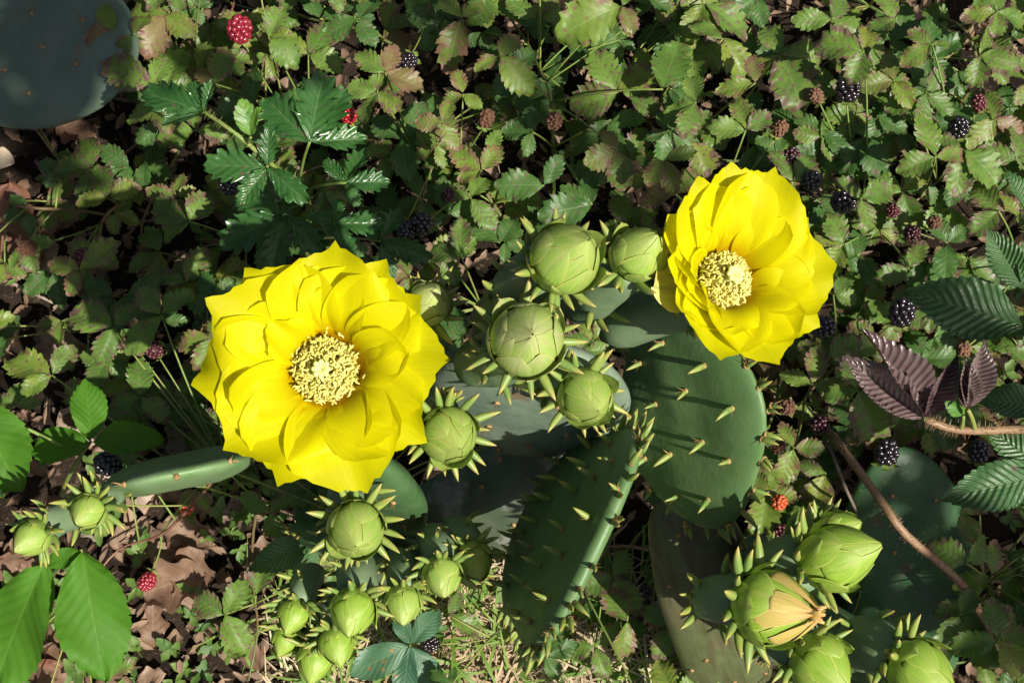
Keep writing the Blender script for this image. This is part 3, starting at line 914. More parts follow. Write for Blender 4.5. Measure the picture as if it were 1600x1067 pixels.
# ------------------------------------------------------------------ low cactus with a row of small buds
low = thing('prickly_pear', ZG(600, 860), 'low cactus pad carrying a row of small green buds above dry grass', 'cactus')
pad(low, ZG(600, 850, -0.005), P(610, 872, 0.69), 0.066, 0.011, V(-0.2, -0.9, 0.3), M['pad_dark'], 23, faces=grid_areoles(((0.6, 8), (0.85, 12))), rim=[1.4 + 3.4 * q / 14 for q in range(15)], awl=0.008)
for i, (x, y, D, r, ax, bx, by, bD) in enumerate([
        (551, 957, 0.60, 34, (-0.05, -0.6, 0.7), 545, 890, 0.66), (527, 1008, 0.63, 27, (0.25, -0.7, 0.6), 520, 930, 0.685),
        (458, 962, 0.63, 24, (-0.25, -0.7, 0.6), 482, 905, 0.685), (446, 1000, 0.65, 21, (-0.3, -0.8, 0.5), 475, 930, 0.70),
        (492, 1034, 0.645, 28, (-0.1, -0.75, 0.6), 500, 950, 0.70), (630, 945, 0.62, 28, (0.05, -0.65, 0.7), 615, 885, 0.68),
        (692, 902, 0.62, 30, (0.1, -0.6, 0.75), 668, 850, 0.68), (742, 877, 0.63, 28, (0.3, -0.5, 0.75), 705, 832, 0.69)]):
    bud(low, x, y, D, r, ax, bx, by, bD, 60 + i, 'scale_bright' if i in (0, 1, 2, 3, 4) else 'scale', 8, 11, awl=0.0102)

# ------------------------------------------------------------------ lower right cactus
right = thing('prickly_pear', ZG(1330, 990), 'cactus with plump lime green buds and one wilted peach flower', 'cactus')
pad(right, ZG(1320, 1000, -0.005), P(1300, 965, 0.655), 0.058, 0.011, V(-0.55, -0.75, 0.35), M['pad_dark'], 29, faces=grid_areoles(((0.6, 8), (0.85, 12))), rim=[1.4 + 3.4 * q / 12 for q in range(13)], awl=0.007)
pad(right, P(1250, 985, 0.76), P(1150, 890, 0.635), 0.034, 0.009, V(0.2, 0.3, 0.9), M['pad_dark'], 30, faces=grid_areoles(((0.6, 7), (0.85, 10))), rim=[1.4 + 3.4 * q / 10 for q in range(11)], awl=0.006)
bud(right, 1308, 868, 0.555, 50, (0.72, 0.32, 0.55), 1235, 872, 0.63, 71, 'scale_bright', 10, 13, elong=2.6)
bud(right, 1208, 948, 0.545, 58, (0.72, 0.02, 0.70), 1165, 940, 0.63, 72, 'scale_bright', 10, 14, open_=True, elong=2.1, label='peach coloured withered flower closing over a green bud')
bud(right, 1284, 1040, 0.56, 45, (0.5, -0.45, 0.75), 1225, 1020, 0.64, 73, 'scale_bright', 10, 13)
bud(right, 1438, 1048, 0.565, 46, (0.6, -0.3, 0.75), 1365, 1030, 0.645, 74, 'scale_bright', 10, 13)
bud(right, 1312, 826, 0.60, 30, (0.6, 0.35, 0.6), 1262, 850, 0.655, 75, 'scale_bright', 8, 11)
speck = thing('prickly_pear', ZG(1440, 1110), 'dark speckled cactus pad lying among brambles behind the lime green buds', 'cactus')
pad(speck, ZG(1440, 1110, -0.006), P(1400, 700, 0.765), 0.047, 0.012, V(0.0, 0.1, 1), M['pad_speck'], 35, k=0.1, faces=grid_areoles(((0.4, 5), (0.75, 8))), awl=0.0)

# ------------------------------------------------------------------ left edge-on pad and upper left pad
left = thing('prickly_pear', ZG(285, 735), 'thick cactus pad seen edge-on with two small spiny buds', 'cactus')
pad(left, ZG(290, 728, -0.005), P(278, 740, 0.59), 0.044, 0.0098, V(0.22, -0.95, 0.15), M['pad_light'], 37, k=0.25, sq=0.85, rim=[2.2 + 1.9 * q / 4 for q in range(5)], awl=0.0)
bud(left, 137, 800, 0.595, 26, (-0.2, -0.4, 0.85), 180, 775, 0.625, 81, 'scale', 9, 11, awl=0.0112)
bud(left, 48, 842, 0.60, 27, (-0.35, -0.4, 0.8), 155, 790, 0.64, 82, 'scale', 10, 11, awl=0.0095)
shade = thing('prickly_pear', ZG(-150, 40), 'large blue-grey cactus pad lying in shade', 'cactus')
pad(shade, ZG(-160, 30, -0.004), P(205, 112, 0.785), 0.062, 0.012, V(0.05, 0.1, 1), M['pad_blue'], 39, k=0.15, faces=grid_areoles(((0.4, 6), (0.7, 9))), awl=0.0)

# ------------------------------------------------------------------ brambles
def berry_mesh(name, mat, seed, n=46, rd=0.27, rough=0.0):
    rs = random.Random(seed)
    mb = MB()
    for k in range(n):
        zz = 1 - 2 * (k + 0.5) / n
        a = k * 2.39996 + rs.uniform(-.12, .12)
        q = math.sqrt(1 - zz * zz)
        d = Vector((q * math.cos(a), q * math.sin(a), zz))
        s = rd * rs.uniform(0.82, 1.1) * (1 - rough * rs.random())
        blob(mb, (d.x * 0.78, d.y * 0.78, d.z * 0.9), s, ICO2 if not rough else ICO1)
    blob(mb, (0, 0, 0), (0.74, 0.74, 0.86), ICO2)
    return mb.mesh(name, [mat])
BERRY = {k: [berry_mesh('berry', M[m], 5 + i * 3, rough=rg) for i in range(2)] for k, m, rg in
         (('black', 'black', 0), ('red', 'redb', 0), ('orange', 'orangeb', 0), ('brown', 'brownb', 0.5), ('dusk', 'duskb', 0.15))}
cal = MB()
for k in range(5):
    a = k * 2 * PI / 5
    def cf(i, j, a=a):
        t = i / 4; u = j - 1
        r = 0.25 + 0.95 * t; w = 0.30 * math.sin(PI * min(1, 0.25 + 0.75 * t)) * u
        return (r * math.cos(a) - w * math.sin(a), r * math.sin(a) + w * math.cos(a), -0.85 - 0.25 * math.sin(t * 3)), (u, t)
    cal.grid(cf, 2, 4)
blob(cal, (0, 0, -0.85), 0.35)
CALYX = cal.mesh('calyx', [M['canegreen']])

canes = []      # (object, points)
def cane(pts, r0=0.0018, r1=0.0008, mat='cane', label=None, name='bramble_cane', group='trailing bramble canes', hairs=0, seed=1, hair_l=0.0035):
    base = Vector(pts[0])
    rs = random.Random(seed)
    mb = MB()
    # smooth path
    sp = []
    n = len(pts)
    pv = [Vector(p) for p in pts]
    for i in range(n - 1):
        p0, p1, p2, p3 = pv[max(0, i - 1)], pv[i], pv[i + 1], pv[min(n - 1, i + 2)]
        for q in range(4):
            t = q / 4
            sp.append(0.5 * ((2 * p1) + (p2 - p0) * t + (2 * p0 - 5 * p1 + 4 * p2 - p3) * t * t + (3 * p1 - p0 - 3 * p2 + p3) * t ** 3))
    sp.append(pv[-1])
    m = len(sp)
    mb.tube([p - base for p in sp], [r0 + (r1 - r0) * i / (m - 1) for i in range(m)], 7)
    for k in range(hairs):
        i = rs.randrange(m - 1)
        p = sp[i].lerp(sp[i + 1], rs.random()) - base
        t = (sp[i + 1] - sp[i]).normalized()
        d = Vector((rs.gauss(0, 1), rs.gauss(0, 1), rs.gauss(0, 1)))
        d = (d - t * d.dot(t)).normalized()
        rr = r0 + (r1 - r0) * i / m
        mb.tube([p + d * rr * 0.8, p + d * (rr + hair_l * rs.uniform(0.5, 1))], [0.00022, 0.00006], 3, cap=False)
    o = put(name, mb.mesh(name, [M[mat]]), None, Matrix.Translation(base))
    tag(o, label or 'thin trailing bramble cane with purple-spotted green leaflets', 'bramble', group)
    canes.append((o, sp))
    return o

def nearest(p, pool=None):
    best = None
    for o, sp in (pool or canes):
        for q in sp[::2]:
            d = (q - p).length_squared + (0.004 if q.z > p.z else 0)
            if best is None or d < best[0]: best = (d, o, q)
    return best

def img_dir(deg, tilt=0.0):
    a = math.radians(deg)
    return Vector((math.cos(a), math.sin(a), tilt)).normalized()

def leaf(joint, heads, kind, owner=None, root=None, nrm=None, rs=random, petr=0.0006, pmat='canegreen', name='leaf', lname='leaflet'):
    """heads: list of (heading deg, length m, tilt). owner: cane object"""
    if owner is None:
        _, owner, root = nearest(joint)
    d = (joint - root)
    mid = root + d * 0.5 + Vector((0, 0, min(0.02, d.length * 0.15)))
    hd = Vector((0, 0, 0))
    mb = MB()
    pts = bez(root, mid, joint, 6)
    mb.tube([p - joint for p in pts], [petr * 1.3 - 0.3 * petr * i / 6 for i in range(7)], 5)
    o = put(name, mb.mesh(name, [M[pmat]]), owner, Matrix.Translation(joint))
    for (h, L, tilt) in heads:
        dr = img_dir(h, tilt)
        nn = Vector((rs.gauss(0, 0.22), rs.gauss(0, 0.22), 1)) if nrm is None else nrm
        put(lname, rs.choice(LV[kind]), o, frame(dr, nn, joint + dr * 0.001, (L * rs.uniform(0.93, 1.08), L, L)))
    return o

rc = random.Random(101)
def density(px, py):
    if 470 < px < 1010 and py > 860: return 0.10
    if px < 470 and py > 720: return 0.16 if px > 130 else 0.10
    if px < 120 and 220 < py < 460: return 0.25
    if px < 210 and py < 215: return 0.10
    if px < 330 and py > 230: return 0.75
    if 1000 < px < 1200 and py > 770: return 0.35
    if 1330 < px < 1500 and py > 690: return 0.18
    if 600 < px < 1000 and 560 < py < 860: return 0.25
    return 1.0

# random canes
for k in range(46):
    for _ in range(40):
        px, py = rc.uniform(-120, 1720), rc.uniform(-120, 1180)
        if rc.random() < density(px, py): break
    p = ZG(px, py, -0.006)
    a = rc.uniform(0, 6.28)
    pts = [p, p + Vector((0.003 * math.cos(a), 0.003 * math.sin(a), 0.025))]
    n = rc.randint(5, 8)
    hh = rc.uniform(0.04, 0.10)
    for q in range(n):
        a += rc.gauss(0, 0.45)
        l = pts[-1]
        nx, ny = l.x + 0.034 * math.cos(a), l.y + 0.034 * math.sin(a)
        pts.append(Vector((nx, ny, gz(nx, ny) + max(0.01, hh * (0.7 + 0.4 * math.sin(q * 0.9 + k)) * (1 - 0.05 * q)))))
    cane(pts, 0.0015, 0.0007, 'cane' if k % 3 else 'canered', hairs=30, seed=k, hair_l=0.0018)
trail = list(canes)
lastpool = trail

# leaves read off the photograph: joint px, heading list (deg, length px), kind
HL = [
 (966, 145, [(122, 80), (192, 78), (38, 72)], 'b'), (780, 87, [(-45, 78), (55, 48), (215, 45)], 'b'), (722, 27, [(-108, 88), (140, 45), (45, 40)], 'i'),
 (972, 9, [(205, 110), (-70, 50), (60, 60)], 'b'), (1099, 6, [(-112, 62), (-30, 88), (-75, 60)], 'b'), (1036, 140, [(72, 95)], 'b'),
 (1087, 160, [(205, 58), (250, 65), (95, 50)], 'i'), (1165, 204, [(178, 60), (35, 52), (100, 60)], 'b'), (965, 235, [(120, 42), (205, 55), (-82, 62)], 'i'),
 (1039, 249, [(15, 48), (235, 48), (-75, 55)], 'b'), (752, 267, [(142, 60), (55, 50), (200, 38)], 'b'), (724, 147, [(110, 40), (-40, 35), (200, 35)], 'i'),
 (832, 207, [(172, 48), (95, 42), (250, 40)], 'd'), (880, 141, [(190, 80), (110, 60), (-120, 60)], 'd'), (925, 320, [(95, 55), (195, 85), (150, 55)], 'd'),
 (850, 290, [(180, 75), (60, 55)], 'd'),
 (1219, 85, [(108, 62), (215, 66), (-8, 68), (-72, 100)], 'b'), (1349, 79, [(166, 78), (72, 52), (250, 55)], 'b'), (1456, 69, [(145, 40), (215, 55), (5, 32)], 'b'),
 (1531, 87, [(62, 55), (-100, 50), (-22, 62)], 'b'), (1396, 126, [(190, 55), (95, 50), (-60, 50)], 'b'), (1447, 144, [(50, 48), (262, 48), (200, 64), (-40, 58)], 'b'),
 (1351, 214, [(120, 46), (240, 66), (-72, 72)], 'd'), (1462, 245, [(105, 72), (200, 60), (10, 55)], 'b'), (1504, 234, [(-42, 78), (262, 72), (150, 50)], 'b'),
 (1283, 214, [(172, 42), (60, 42), (-60, 40)], 'd'), (1555, 186, [(228, 58), (-20, 50), (95, 55)], 'b'), (1558, 18, [(190, 55), (-22, 55), (-100, 48), (80, 40)], 'b'),
 (1240, 285, [(120, 62), (55, 58), (-120, 55)], 'b'), (1345, 310, [(20, 65), (140, 50), (-80, 55)], 'b'), (1410, 300, [(150, 55), (45, 60), (-70, 65)], 'b'),
 (1480, 380, [(115, 50), (-100, 60), (40, 40)], 'd'), (1340, 400, [(165, 70), (-60, 60), (80, 50)], 'd'), (1550, 480, [(160, 75), (-110, 50)], 'i'),
 (1440, 560, [(100, 55), (190, 60), (0, 60)], 'd'), (1270, 600, [(80, 60), (160, 50), (-20, 60)], 'i'), (1340, 610, [(100, 60), (-70, 90), (190, 55)], 'i'),
 (1375, 650, [(220, 62), (40, 55)], 'b'), (1240, 700, [(250, 60), (110, 45), (0, 45)], 'b'), (1290, 740, [(250, 70), (160, 45)], 'd'),
 (1200, 770, [(255, 75), (120, 40), (-10, 45)], 'b'), (1290, 560, [(30, 65), (150, 45)], 'b'), (1420, 420, [(200, 55), (60, 50)], 'b'),
 (169, 310, [(110, 58), (28, 50), (192, 48)], 'd'), (295, 346, [(150, 72), (205, 55), (60, 55)], 'd'), (126, 421, [(172, 50), (240, 46), (38, 72)], 'i'),
 (177, 511, [(158, 78), (250, 60), (50, 55)], 'b'), (252, 492, [(230, 78), (48, 62), (130, 55)], 'b'), (81, 586, [(160, 82), (215, 52), (60, 55)], 'b'),
 (330, 527, [(190, 60), (250, 55), (80, 45)], 'i'), (220, 620, [(100, 60), (-40, 55), (200, 50)], 'i'), (290, 440, [(60, 60), (170, 60)], 'd'),
 (257, 24, [(165, 72), (-35, 58), (250, 74)], 'i'), (239, 135, [(155, 85), (75, 60), (-40, 50)], 'i'), (250, 157, [(222, 58), (-70, 55)], 'i'),
 (306, 205, [(190, 66), (0, 55), (100, 45)], 'd'), (180, 48, [(192, 52), (120, 50)], 'i'), (208, 53, [(232, 48), (70, 45)], 'i'), (258, 140, [(75, 76), (20, 50)], 'i'),
 (337, 132, [(80, 68), (140, 45)], 'b'), (602, 114, [(145, 56), (75, 52), (-18, 62)], 'i'), (589, 144, [(170, 46), (242, 58), (-35, 46)], 'i'),
 (627, 218, [(60, 70), (140, 60), (-80, 70)], 'd'), (482, 85, [(65, 75), (150, 65), (-20, 55)], 'b'), (420, 60, [(70, 55), (-40, 60)], 'b'), (560, 30, [(200, 60), (60, 55), (-60, 50)], 'd'),
 (660, 50, [(100, 55), (20, 50)], 'd'), (500, 30, [(120, 50), (30, 55)], 'd'), (690, 190, [(70, 40), (-60, 50), (180, 40)], 'i'), (760, 240, [(60, 40), (170, 45)], 'd'),
 (700, 335, [(100, 60), (200, 55), (20, 50)], 'd'), (735, 310, [(60, 50), (-50, 60), (160, 45)], 'd'), (660, 310, [(120, 55), (20, 60), (-80, 50)], 'd'), (720, 400, [(90, 60), (170, 60)], 'd'), (780, 380, [(60, 50), (140, 60)], 'd'), (690, 400, [(-60, 50), (30, 60)], 'd'),
 (1560, 330, [(120, 60), (220, 60)], 'b'), (1590, 250, [(160, 60), (80, 60)], 'b'), (1180, 130, [(190, 60), (90, 50)], 'b'), (1130, 60, [(150, 60), (-60, 70)], 'b'),
 (1300, 30, [(180, 60), (60, 50), (-30, 60)], 'b'), (1400, 30, [(120, 55), (-150, 50)], 'b'), (860, 40, [(160, 50), (-40, 55)], 'd'), (900, 60, [(60, 45), (-80, 50)], 'd'),
 (1080, 220, [(-60, 60), (60, 55)], 'b'), (1150, 260, [(20, 55), (-60, 50)], 'd'), (400, 160, [(100, 60), (200, 60)], 'd'), (1550, 900, [(200, 60), (80, 55)], 'b'),
 (1560, 1000, [(190, 75), (90, 65), (-60, 60)], 'b'), (1510, 880, [(150, 60), (40, 60)], 'i'), (1500, 960, [(240, 75), (60, 45)], 'b'), (1570, 1040, [(150, 60), (20, 50)], 'i'),
 (1500, 800, [(30, 60), (-60, 55)], 'i'), (700, 960, [(-30, 60), (60, 40)], 'b'), (960, 900, [(-60, 70), (200, 55), (60, 45)], 'b'), (980, 970, [(120, 60), (-100, 60)], 'b'),
 (930, 1010, [(40, 55), (-70, 50), (190, 45)], 'b'), (420, 800, [(30, 55), (150, 55), (-70, 45)], 'd'), (350, 960, [(150, 55), (60, 60), (-60, 70)], 'b'), (400, 930, [(80, 60), (200, 55)], 'b'),
]
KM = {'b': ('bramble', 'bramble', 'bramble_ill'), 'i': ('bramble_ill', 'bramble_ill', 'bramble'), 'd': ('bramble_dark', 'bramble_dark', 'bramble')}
rl = random.Random(55)
for (px, py, hs, kd) in HL:
    z = rl.uniform(0.105, 0.16) if kd != 'd' else rl.uniform(0.08, 0.12)
    if py > 860 and px < 1100: z *= 0.35
    j = Z(px, py, z)
    D = (j - CAM).dot(FW)
    leaf(j, [(h, L * D / FPX * 1.02, rl.uniform(-0.35, 0.15)) for h, L in hs], rl.choice(KM[kd]), rs=rl)
# filler leaves deeper down
cnt = 0
while cnt < 520:
    px, py = rl.uniform(-130, 1730), rl.uniform(-130, 1190)
    inside = 0 < px < 1600 and 0 < py < 1067
    if rl.random() > density(px, py): continue
    cnt += 1
    z = rl.uniform(0.03, 0.11) if inside else rl.uniform(0.04, 0.15)
    if density(px, py) < 0.3: z *= 0.5
    j = Z(px, py, z)
    n = rl.choice((3, 3, 3, 5))
    h = rl.uniform(0, 360)
    L = rl.uniform(0.016, 0.029)
    hd = [(h, L, rl.uniform(-.3, .15)), (h + rl.uniform(55, 85), L * .9, rl.uniform(-.3, .15)), (h - rl.uniform(55, 85), L * .9, rl.uniform(-.3, .15))]
    if n == 5: hd += [(h + 135, L * .65, -.1), (h - 135, L * .65, -.1)]
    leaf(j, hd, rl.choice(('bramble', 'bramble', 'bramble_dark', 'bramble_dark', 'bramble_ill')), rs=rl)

# berries: px, py, diameter px, kind
BE = [(375, 46, 42, 'red'), (637, 97, 30, 'black'), (1325, 140, 40, 'black'), (1498, 199, 34, 'black'), (1318, 315, 40, 'black'), (1288, 511, 36, 'black'),
      (1385, 706, 40, 'black'), (1412, 866, 38, 'black'), (1409, 488, 42, 'black'), (986, 41, 24, 'dusk'), (130, 403, 32, 'dusk'), (168, 725, 38, 'black'), (672, 1006, 28, 'black'),
      (1230, 636, 30, 'brown'), (1281, 664, 34, 'dusk'), (41, 706, 24, 'dusk'), (86, 785, 26, 'brown'), (240, 546, 30, 'dusk'), (1268, 282, 34, 'black'), (1236, 246, 30, 'dusk'),
      (1529, 161, 26, 'dusk'), (1275, 150, 26, 'brown'), (1219, 201, 26, 'brown'), (866, 190, 30, 'brown'), (1215, 699, 24, 'brown'), (1236, 727, 22, 'brown'), (230, 908, 27, 'red'),
      (291, 791, 26, 'orange'), (1020, 970, 17, 'red'), (1221, 834, 30, 'dusk'), (1217, 785, 26, 'orange'), (1007, 924, 22, 'black'), (1505, 546, 26, 'brown'), (1425, 365, 28, 'dusk'),
      (1460, 348, 26, 'brown'), (356, 290, 28, 'black'), (660, 350, 38, 'black'), (635, 360, 30, 'black'), (545, 180, 28, 'red'), (42, 388, 30, 'brown'), (760, 185, 28, 'brown'),
      (1395, 330, 24, 'dusk'), (1530, 705, 34, 'black'), (700, 305, 24, 'dusk'), (110, 655, 22, 'brown'), (215, 545, 22, 'brown')]
for (px, py, d, kd) in BE:
    z = 0.125 if py < 860 else 0.06
    if (px, py) in ((672, 1006), (1020, 970), (1007, 924), (230, 908), (291, 791)): z = 0.045
    p = Z(px, py, z)
    D = (p - CAM).dot(FW)
    r = d / 2 * D / FPX
    _, ow, root = nearest(p, trail)
    dr = (p - root).normalized()
    ax = (Vector((dr.x, dr.y, 0)) * 0.8 + Vector((rl.uniform(-.3, .3), rl.uniform(-.3, .3), 0.5))).normalized()
    Mx = Matrix.Translation(p) @ ax.to_track_quat('Z', 'Y').to_matrix().to_4x4() @ Matrix.Diagonal((r, r, r * rl.uniform(1.0, 1.15), 1))
    b = put('berry', rl.choice(BERRY[kd]), ow, Mx)
    b['fruit'] = kd
    put('calyx', CALYX, b, Mx)
    mb = MB()
    q = p - ax * r * 0.9
    pts = bez(root, (root + q) / 2 - ax * 0.01, q, 7)
    mb.tube([s - root for s in pts], 0.0006, 5)
    put('stalk', mb.mesh('stalk', [M['canegreen']]), b, Matrix.Translation(root))
    if kd == 'red': b['label'] = 'bright red unripe berry'
    elif kd == 'orange': b['label'] = 'orange unripe berry'

for o, _ in trail:
    ks = {c['fruit'] for c in o.children if 'fruit' in c}
    red = 'reddish' if o.data.materials[0] is M['canered'] else 'green-brown'
    w = ('a red berry' if 'red' in ks else 'an orange berry' if 'orange' in ks else 'glossy black berries' if 'black' in ks else 'dark purplish berries' if 'dusk' in ks else 'dried brown berries' if 'brown' in ks else None)
    o['label'] = ('trailing %s bramble cane bearing %s among spotted leaflets' % (red, w)) if w else 'thin trailing %s bramble cane with spotted leaflets and no berries' % red

# ------------------------------------------------------------------ special shoots
def shoot_leaf(o, root, px, py, z, heads, kind, rs, tilt=(-0.25, 0.1), petr=0.0008):
    j = Z(px, py, z)
    D = (j - CAM).dot(FW)
    return leaf(j, [(h[0], h[1] * D / FPX, h[2] if len(h) > 2 else rs.uniform(*tilt)) for h in heads], kind, o, root, rs=rs, petr=petr)
rg = random.Random(9)
g = cane([ZG(470, 420, -0.005), Z(480, 390, 0.07), Z(482, 320, 0.14), Z(468, 285, 0.19), Z(430, 262, 0.225), Z(372, 212, 0.245), Z(319, 175, 0.25)], 0.0022, 0.0011, 'canegreen',
         'upright bramble shoot with glossy dark green sharply toothed leaves', group=None, hairs=260, seed=4)
gp = canes[-1][1]
shoot_leaf(g, gp[12], 484, 222, 0.235, [(80, 118, 0.1), (134, 112), (62, 112), (8, 90)], 'gloss', rg)
shoot_leaf(g, gp[17], 418, 262, 0.235, [(176, 102), (85, 62, 0.5), (-42, 88), (235, 70)], 'gloss', rg)
shoot_leaf(g, gp[10], 540, 286, 0.215, [(65, 72), (4, 68), (132, 52), (-60, 40)], 'gloss', rg)
shoot_leaf(g, gp[8], 523, 350, 0.20, [(162, 45), (80, 42), (2, 78), (-60, 60)], 'gloss', rg)
shoot_leaf(g, gp[6], 445, 337, 0.17, [(202, 115), (-102, 95), (-45, 80), (160, 85)], 'gloss', rg)
shoot_leaf(g, gp[5], 594, 377, 0.16, [(62, 65), (-18, 85), (130, 50), (-70, 60)], 'gloss', rg)
shoot_leaf(g, gp[-1], 319, 175, 0.25, [(198, 66), (160, 108), (118, 62), (72, 50, 0.4)], 'gloss', rg)
shoot_leaf(g, gp[-6], 392, 215, 0.255, [(100, 60, 0.7), (70, 50, 0.9)], 'weed', rg)

r_ = cane([ZG(1720, 760, -0.005), Z(1700, 720, 0.10), Z(1660, 680, 0.20), Z(1600, 671, 0.235), Z(1500, 672, 0.25), Z(1445, 655, 0.255)], 0.0032, 0.0020, 'canered',
          'hairy reddish bramble shoot with folded purple young leaves', group=None, hairs=420, seed=6)
rp = canes[-1][1]
shoot_leaf(r_, rp[-1], 1443, 655, 0.255, [(126, 172, 0.25), (142, 158, 0.1), (112, 92, 0.3), (63, 112, 0.3)], 'purple', rg, petr=0.0014)
shoot_leaf(r_, rp[-6], 1512, 640, 0.265, [(81, 112, 0.4), (100, 85, 0.5), (112, 60, 0.6)], 'purple', rg, petr=0.0012)
shoot_leaf(r_, rp[-5], 1505, 650, 0.262, [(150, 40, 0.6), (105, 40, 0.8)], 'weed', rg, petr=0.001)
r2 = cane([ZG(1690, 560, -0.005), Z(1680, 530, 0.12), Z(1650, 500, 0.20), Z(1622, 470, 0.235), Z(1605, 400, 0.25), Z(1605, 300, 0.25)], 0.0026, 0.0014, 'canegreen',
          'tall bramble shoot with large ribbed grey-green leaves', group=None, hairs=200, seed=7)
q2 = canes[-1][1]
shoot_leaf(r2, q2[-7], 1602, 510, 0.235, [(162, 192, -0.05)], 'ribbed', rg, petr=0.0012)
shoot_leaf(r2, q2[-6], 1600, 452, 0.255, [(122, 108, 0.2), (80, 90, 0.1)], 'ribbed', rg, petr=0.001)
shoot_leaf(r2, q2[-1], 1606, 345, 0.26, [(115, 90, 0.3)], 'ribbed', rg, petr=0.001)
r3 = cane([ZG(1740, 800, -0.005), Z(1720, 790, 0.09), Z(1680, 760, 0.18), Z(1640, 735, 0.22)], 0.0024, 0.0016, 'canegreen',
          'bramble shoot with a broad dark green leaf overhanging the speckled pad', group=None, hairs=100, seed=8)
q3 = canes[-1][1]
shoot_leaf(r3, q3[-1], 1640, 738, 0.225, [(194, 168, -0.1), (140, 120, -0.1)], 'ribbed', rg, petr=0.0012)
shoot_leaf(r3, q3[-4], 1640, 640, 0.19, [(170, 120, -0.1)], 'ribbed', rg, petr=0.0012)
cane([ZG(1560, 1045, -0.004), Z(1556, 1010, 0.06), Z(1505, 915, 0.135), Z(1415, 835, 0.165), Z(1375, 780, 0.165), Z(1320, 705, 0.155), Z(1300, 680, 0.10), ZG(1290, 660, -0.004)], 0.0026, 0.0024, 'canered',
     'arching reddish-brown hairy cane without leaves beside the speckled pad', name='bare_cane', group=None, hairs=380, seed=12, hair_l=0.0025)
cane([ZG(1345, 815, -0.003), Z(1338, 800, 0.10), Z(1318, 755, 0.135), Z(1297, 700, 0.14), ZG(1292, 688, -0.003)], 0.0011, 0.0010, 'twig',
     'thin dark grey twig standing by the reddish cane', name='twig', group=None, hairs=40, seed=13, hair_l=0.0015)
rb = cane([ZG(640, 985, -0.004), Z(640, 990, 0.03), Z(641, 1008, 0.055)], 0.0016, 0.0012, 'canegreen', 'small plant with smooth blue-green palmate leaves on dry grass', name='palmate_weed', group=None, seed=14)
shoot_leaf(rb, canes[-1][1][-1], 641, 1008, 0.058, [(205, 105), (262, 88), (-58, 95), (50, 72), (115, 55)], 'smoothgrey', rg)
rr_ = cane([ZG(510, 880, -0.004), Z(505, 870, 0.06), Z(492, 850, 0.12)], 0.0016, 0.0012, 'canegreen', 'weed with ribbed leaves tucked under the spiny bud', name='ribbed_weed', group=None, seed=15)
shoot_leaf(rr_, canes[-1][1][-1], 492, 842, 0.125, [(205, 112, 0), (250, 85), (120, 60)], 'ribbed', rg)

# saplings at left
def sapling(pts, leaves, label, seed):
    rs = random.Random(seed)
    o = cane(pts, 0.0017, 0.0010, 'canegreen', label, name='sapling', group=None, seed=seed)
    o['category'] = 'sapling'
    sp = canes[-1][1]
    for (ri, px, py, z, hs) in leaves:
        shoot_leaf(o, sp[ri], px, py, z, hs, 'sapling', rs, petr=0.0009)
    return o
sapling([ZG(90, 800, -0.005), Z(95, 775, 0.10), Z(112, 735, 0.17), Z(140, 692, 0.195)],
        [(-1, 142, 690, 0.198, [(6, 108, -0.1), (100, 104, -0.1), (186, 104, -0.15)]), (-3, -45, 625, 0.22, [(-58, 165, 0.0)])],
        'sapling with smooth mid-green leaves growing above the edge-on pad', 16)
sapling([ZG(60, 900, -0.005), Z(75, 895, 0.10), Z(95, 880, 0.20), Z(118, 862, 0.25)],
        [(-1, 128, 860, 0.255, [(-77, 205, -0.05), (200, 62, -0.2)]), (-3, 70, 880, 0.24, [(248, 215, -0.1)])],
        'sapling with two big drooping bright green leaves over leaf litter', 18)

# ------------------------------------------------------------------ litter
rd = random.Random(77)
def dead(px, py, Lpx, h, kind, label, group, z=0.006, tilt=None):
    p = ZG(px, py, z)
    D = (p - CAM).dot(FW)
    o = put('dead_leaf', rd.choice(LV[kind]), None, frame(img_dir(h, rd.uniform(-.1, .15) if tilt is None else tilt), (rd.gauss(0, .25), rd.gauss(0, .25), 1), p, Lpx * D / FPX))
    return tag(o, label, 'dead leaf', group)
dead(30, 455, 170, 95, 'deadred', 'broad reddish-brown dead leaf under a dried berry', None, 0.012)
dead(120, 1040, 150, 200, 'deadred', 'smooth dark brown dead leaf beneath the drooping green leaves', None, 0.012)
k = 0
while k < 95:
    px, py = rd.uniform(-60, 1650), rd.uniform(-60, 1130)
    w = 1.0 if (px < 480 and py > 640) else (0.7 if px < 130 and py > 220 else (0.35 if py > 850 and px < 1250 else 0.05))
    if rd.random() > w: continue
    k += 1
    dead(px, py, rd.uniform(45, 115), rd.uniform(0, 360), 'dead', 'dry curled brown leaf lying on the ground among the litter', 'dead leaves on the ground', rd.uniform(0.004, 0.016))
m = leafmesh('pale_leaf', M['deadpale'], 3, W=0.4, peak=0.5, tooth=0.02, fold=0.1, curl=0.6, tipsharp=0.5)
tag(put('dead_leaf', m, None, frame(img_dir(170), (0.1, 0.2, 1), ZG(35, 265, 0.012), 0.026)), 'pale cream dead leaf below the blue-grey pad', 'dead leaf')
for (pts, lb) in (([(0, 440), (40, 455), (95, 480)], 'reddish twig lying across the left litter'), ([(60, 255), (85, 290), (100, 318)], 'pale straight twig below the cream leaf'),
                  ([(1180, 1000), (1120, 930), (1085, 900)], 'brown twig on the grass behind the corky pad'), ([(560, 1000), (600, 1040), (630, 1075)], 'short twig on dry grass')):
    pp = [ZG(x, y, 0.004 + 0.012 * (i % 2)) for i, (x, y) in enumerate(pts)]
    cane(pp, 0.0017, 0.0011, 'twig', lb, name='twig', group=None, hairs=12, seed=len(lb), hair_l=0.002)
    canes[-1][0]['category'] = 'twig'
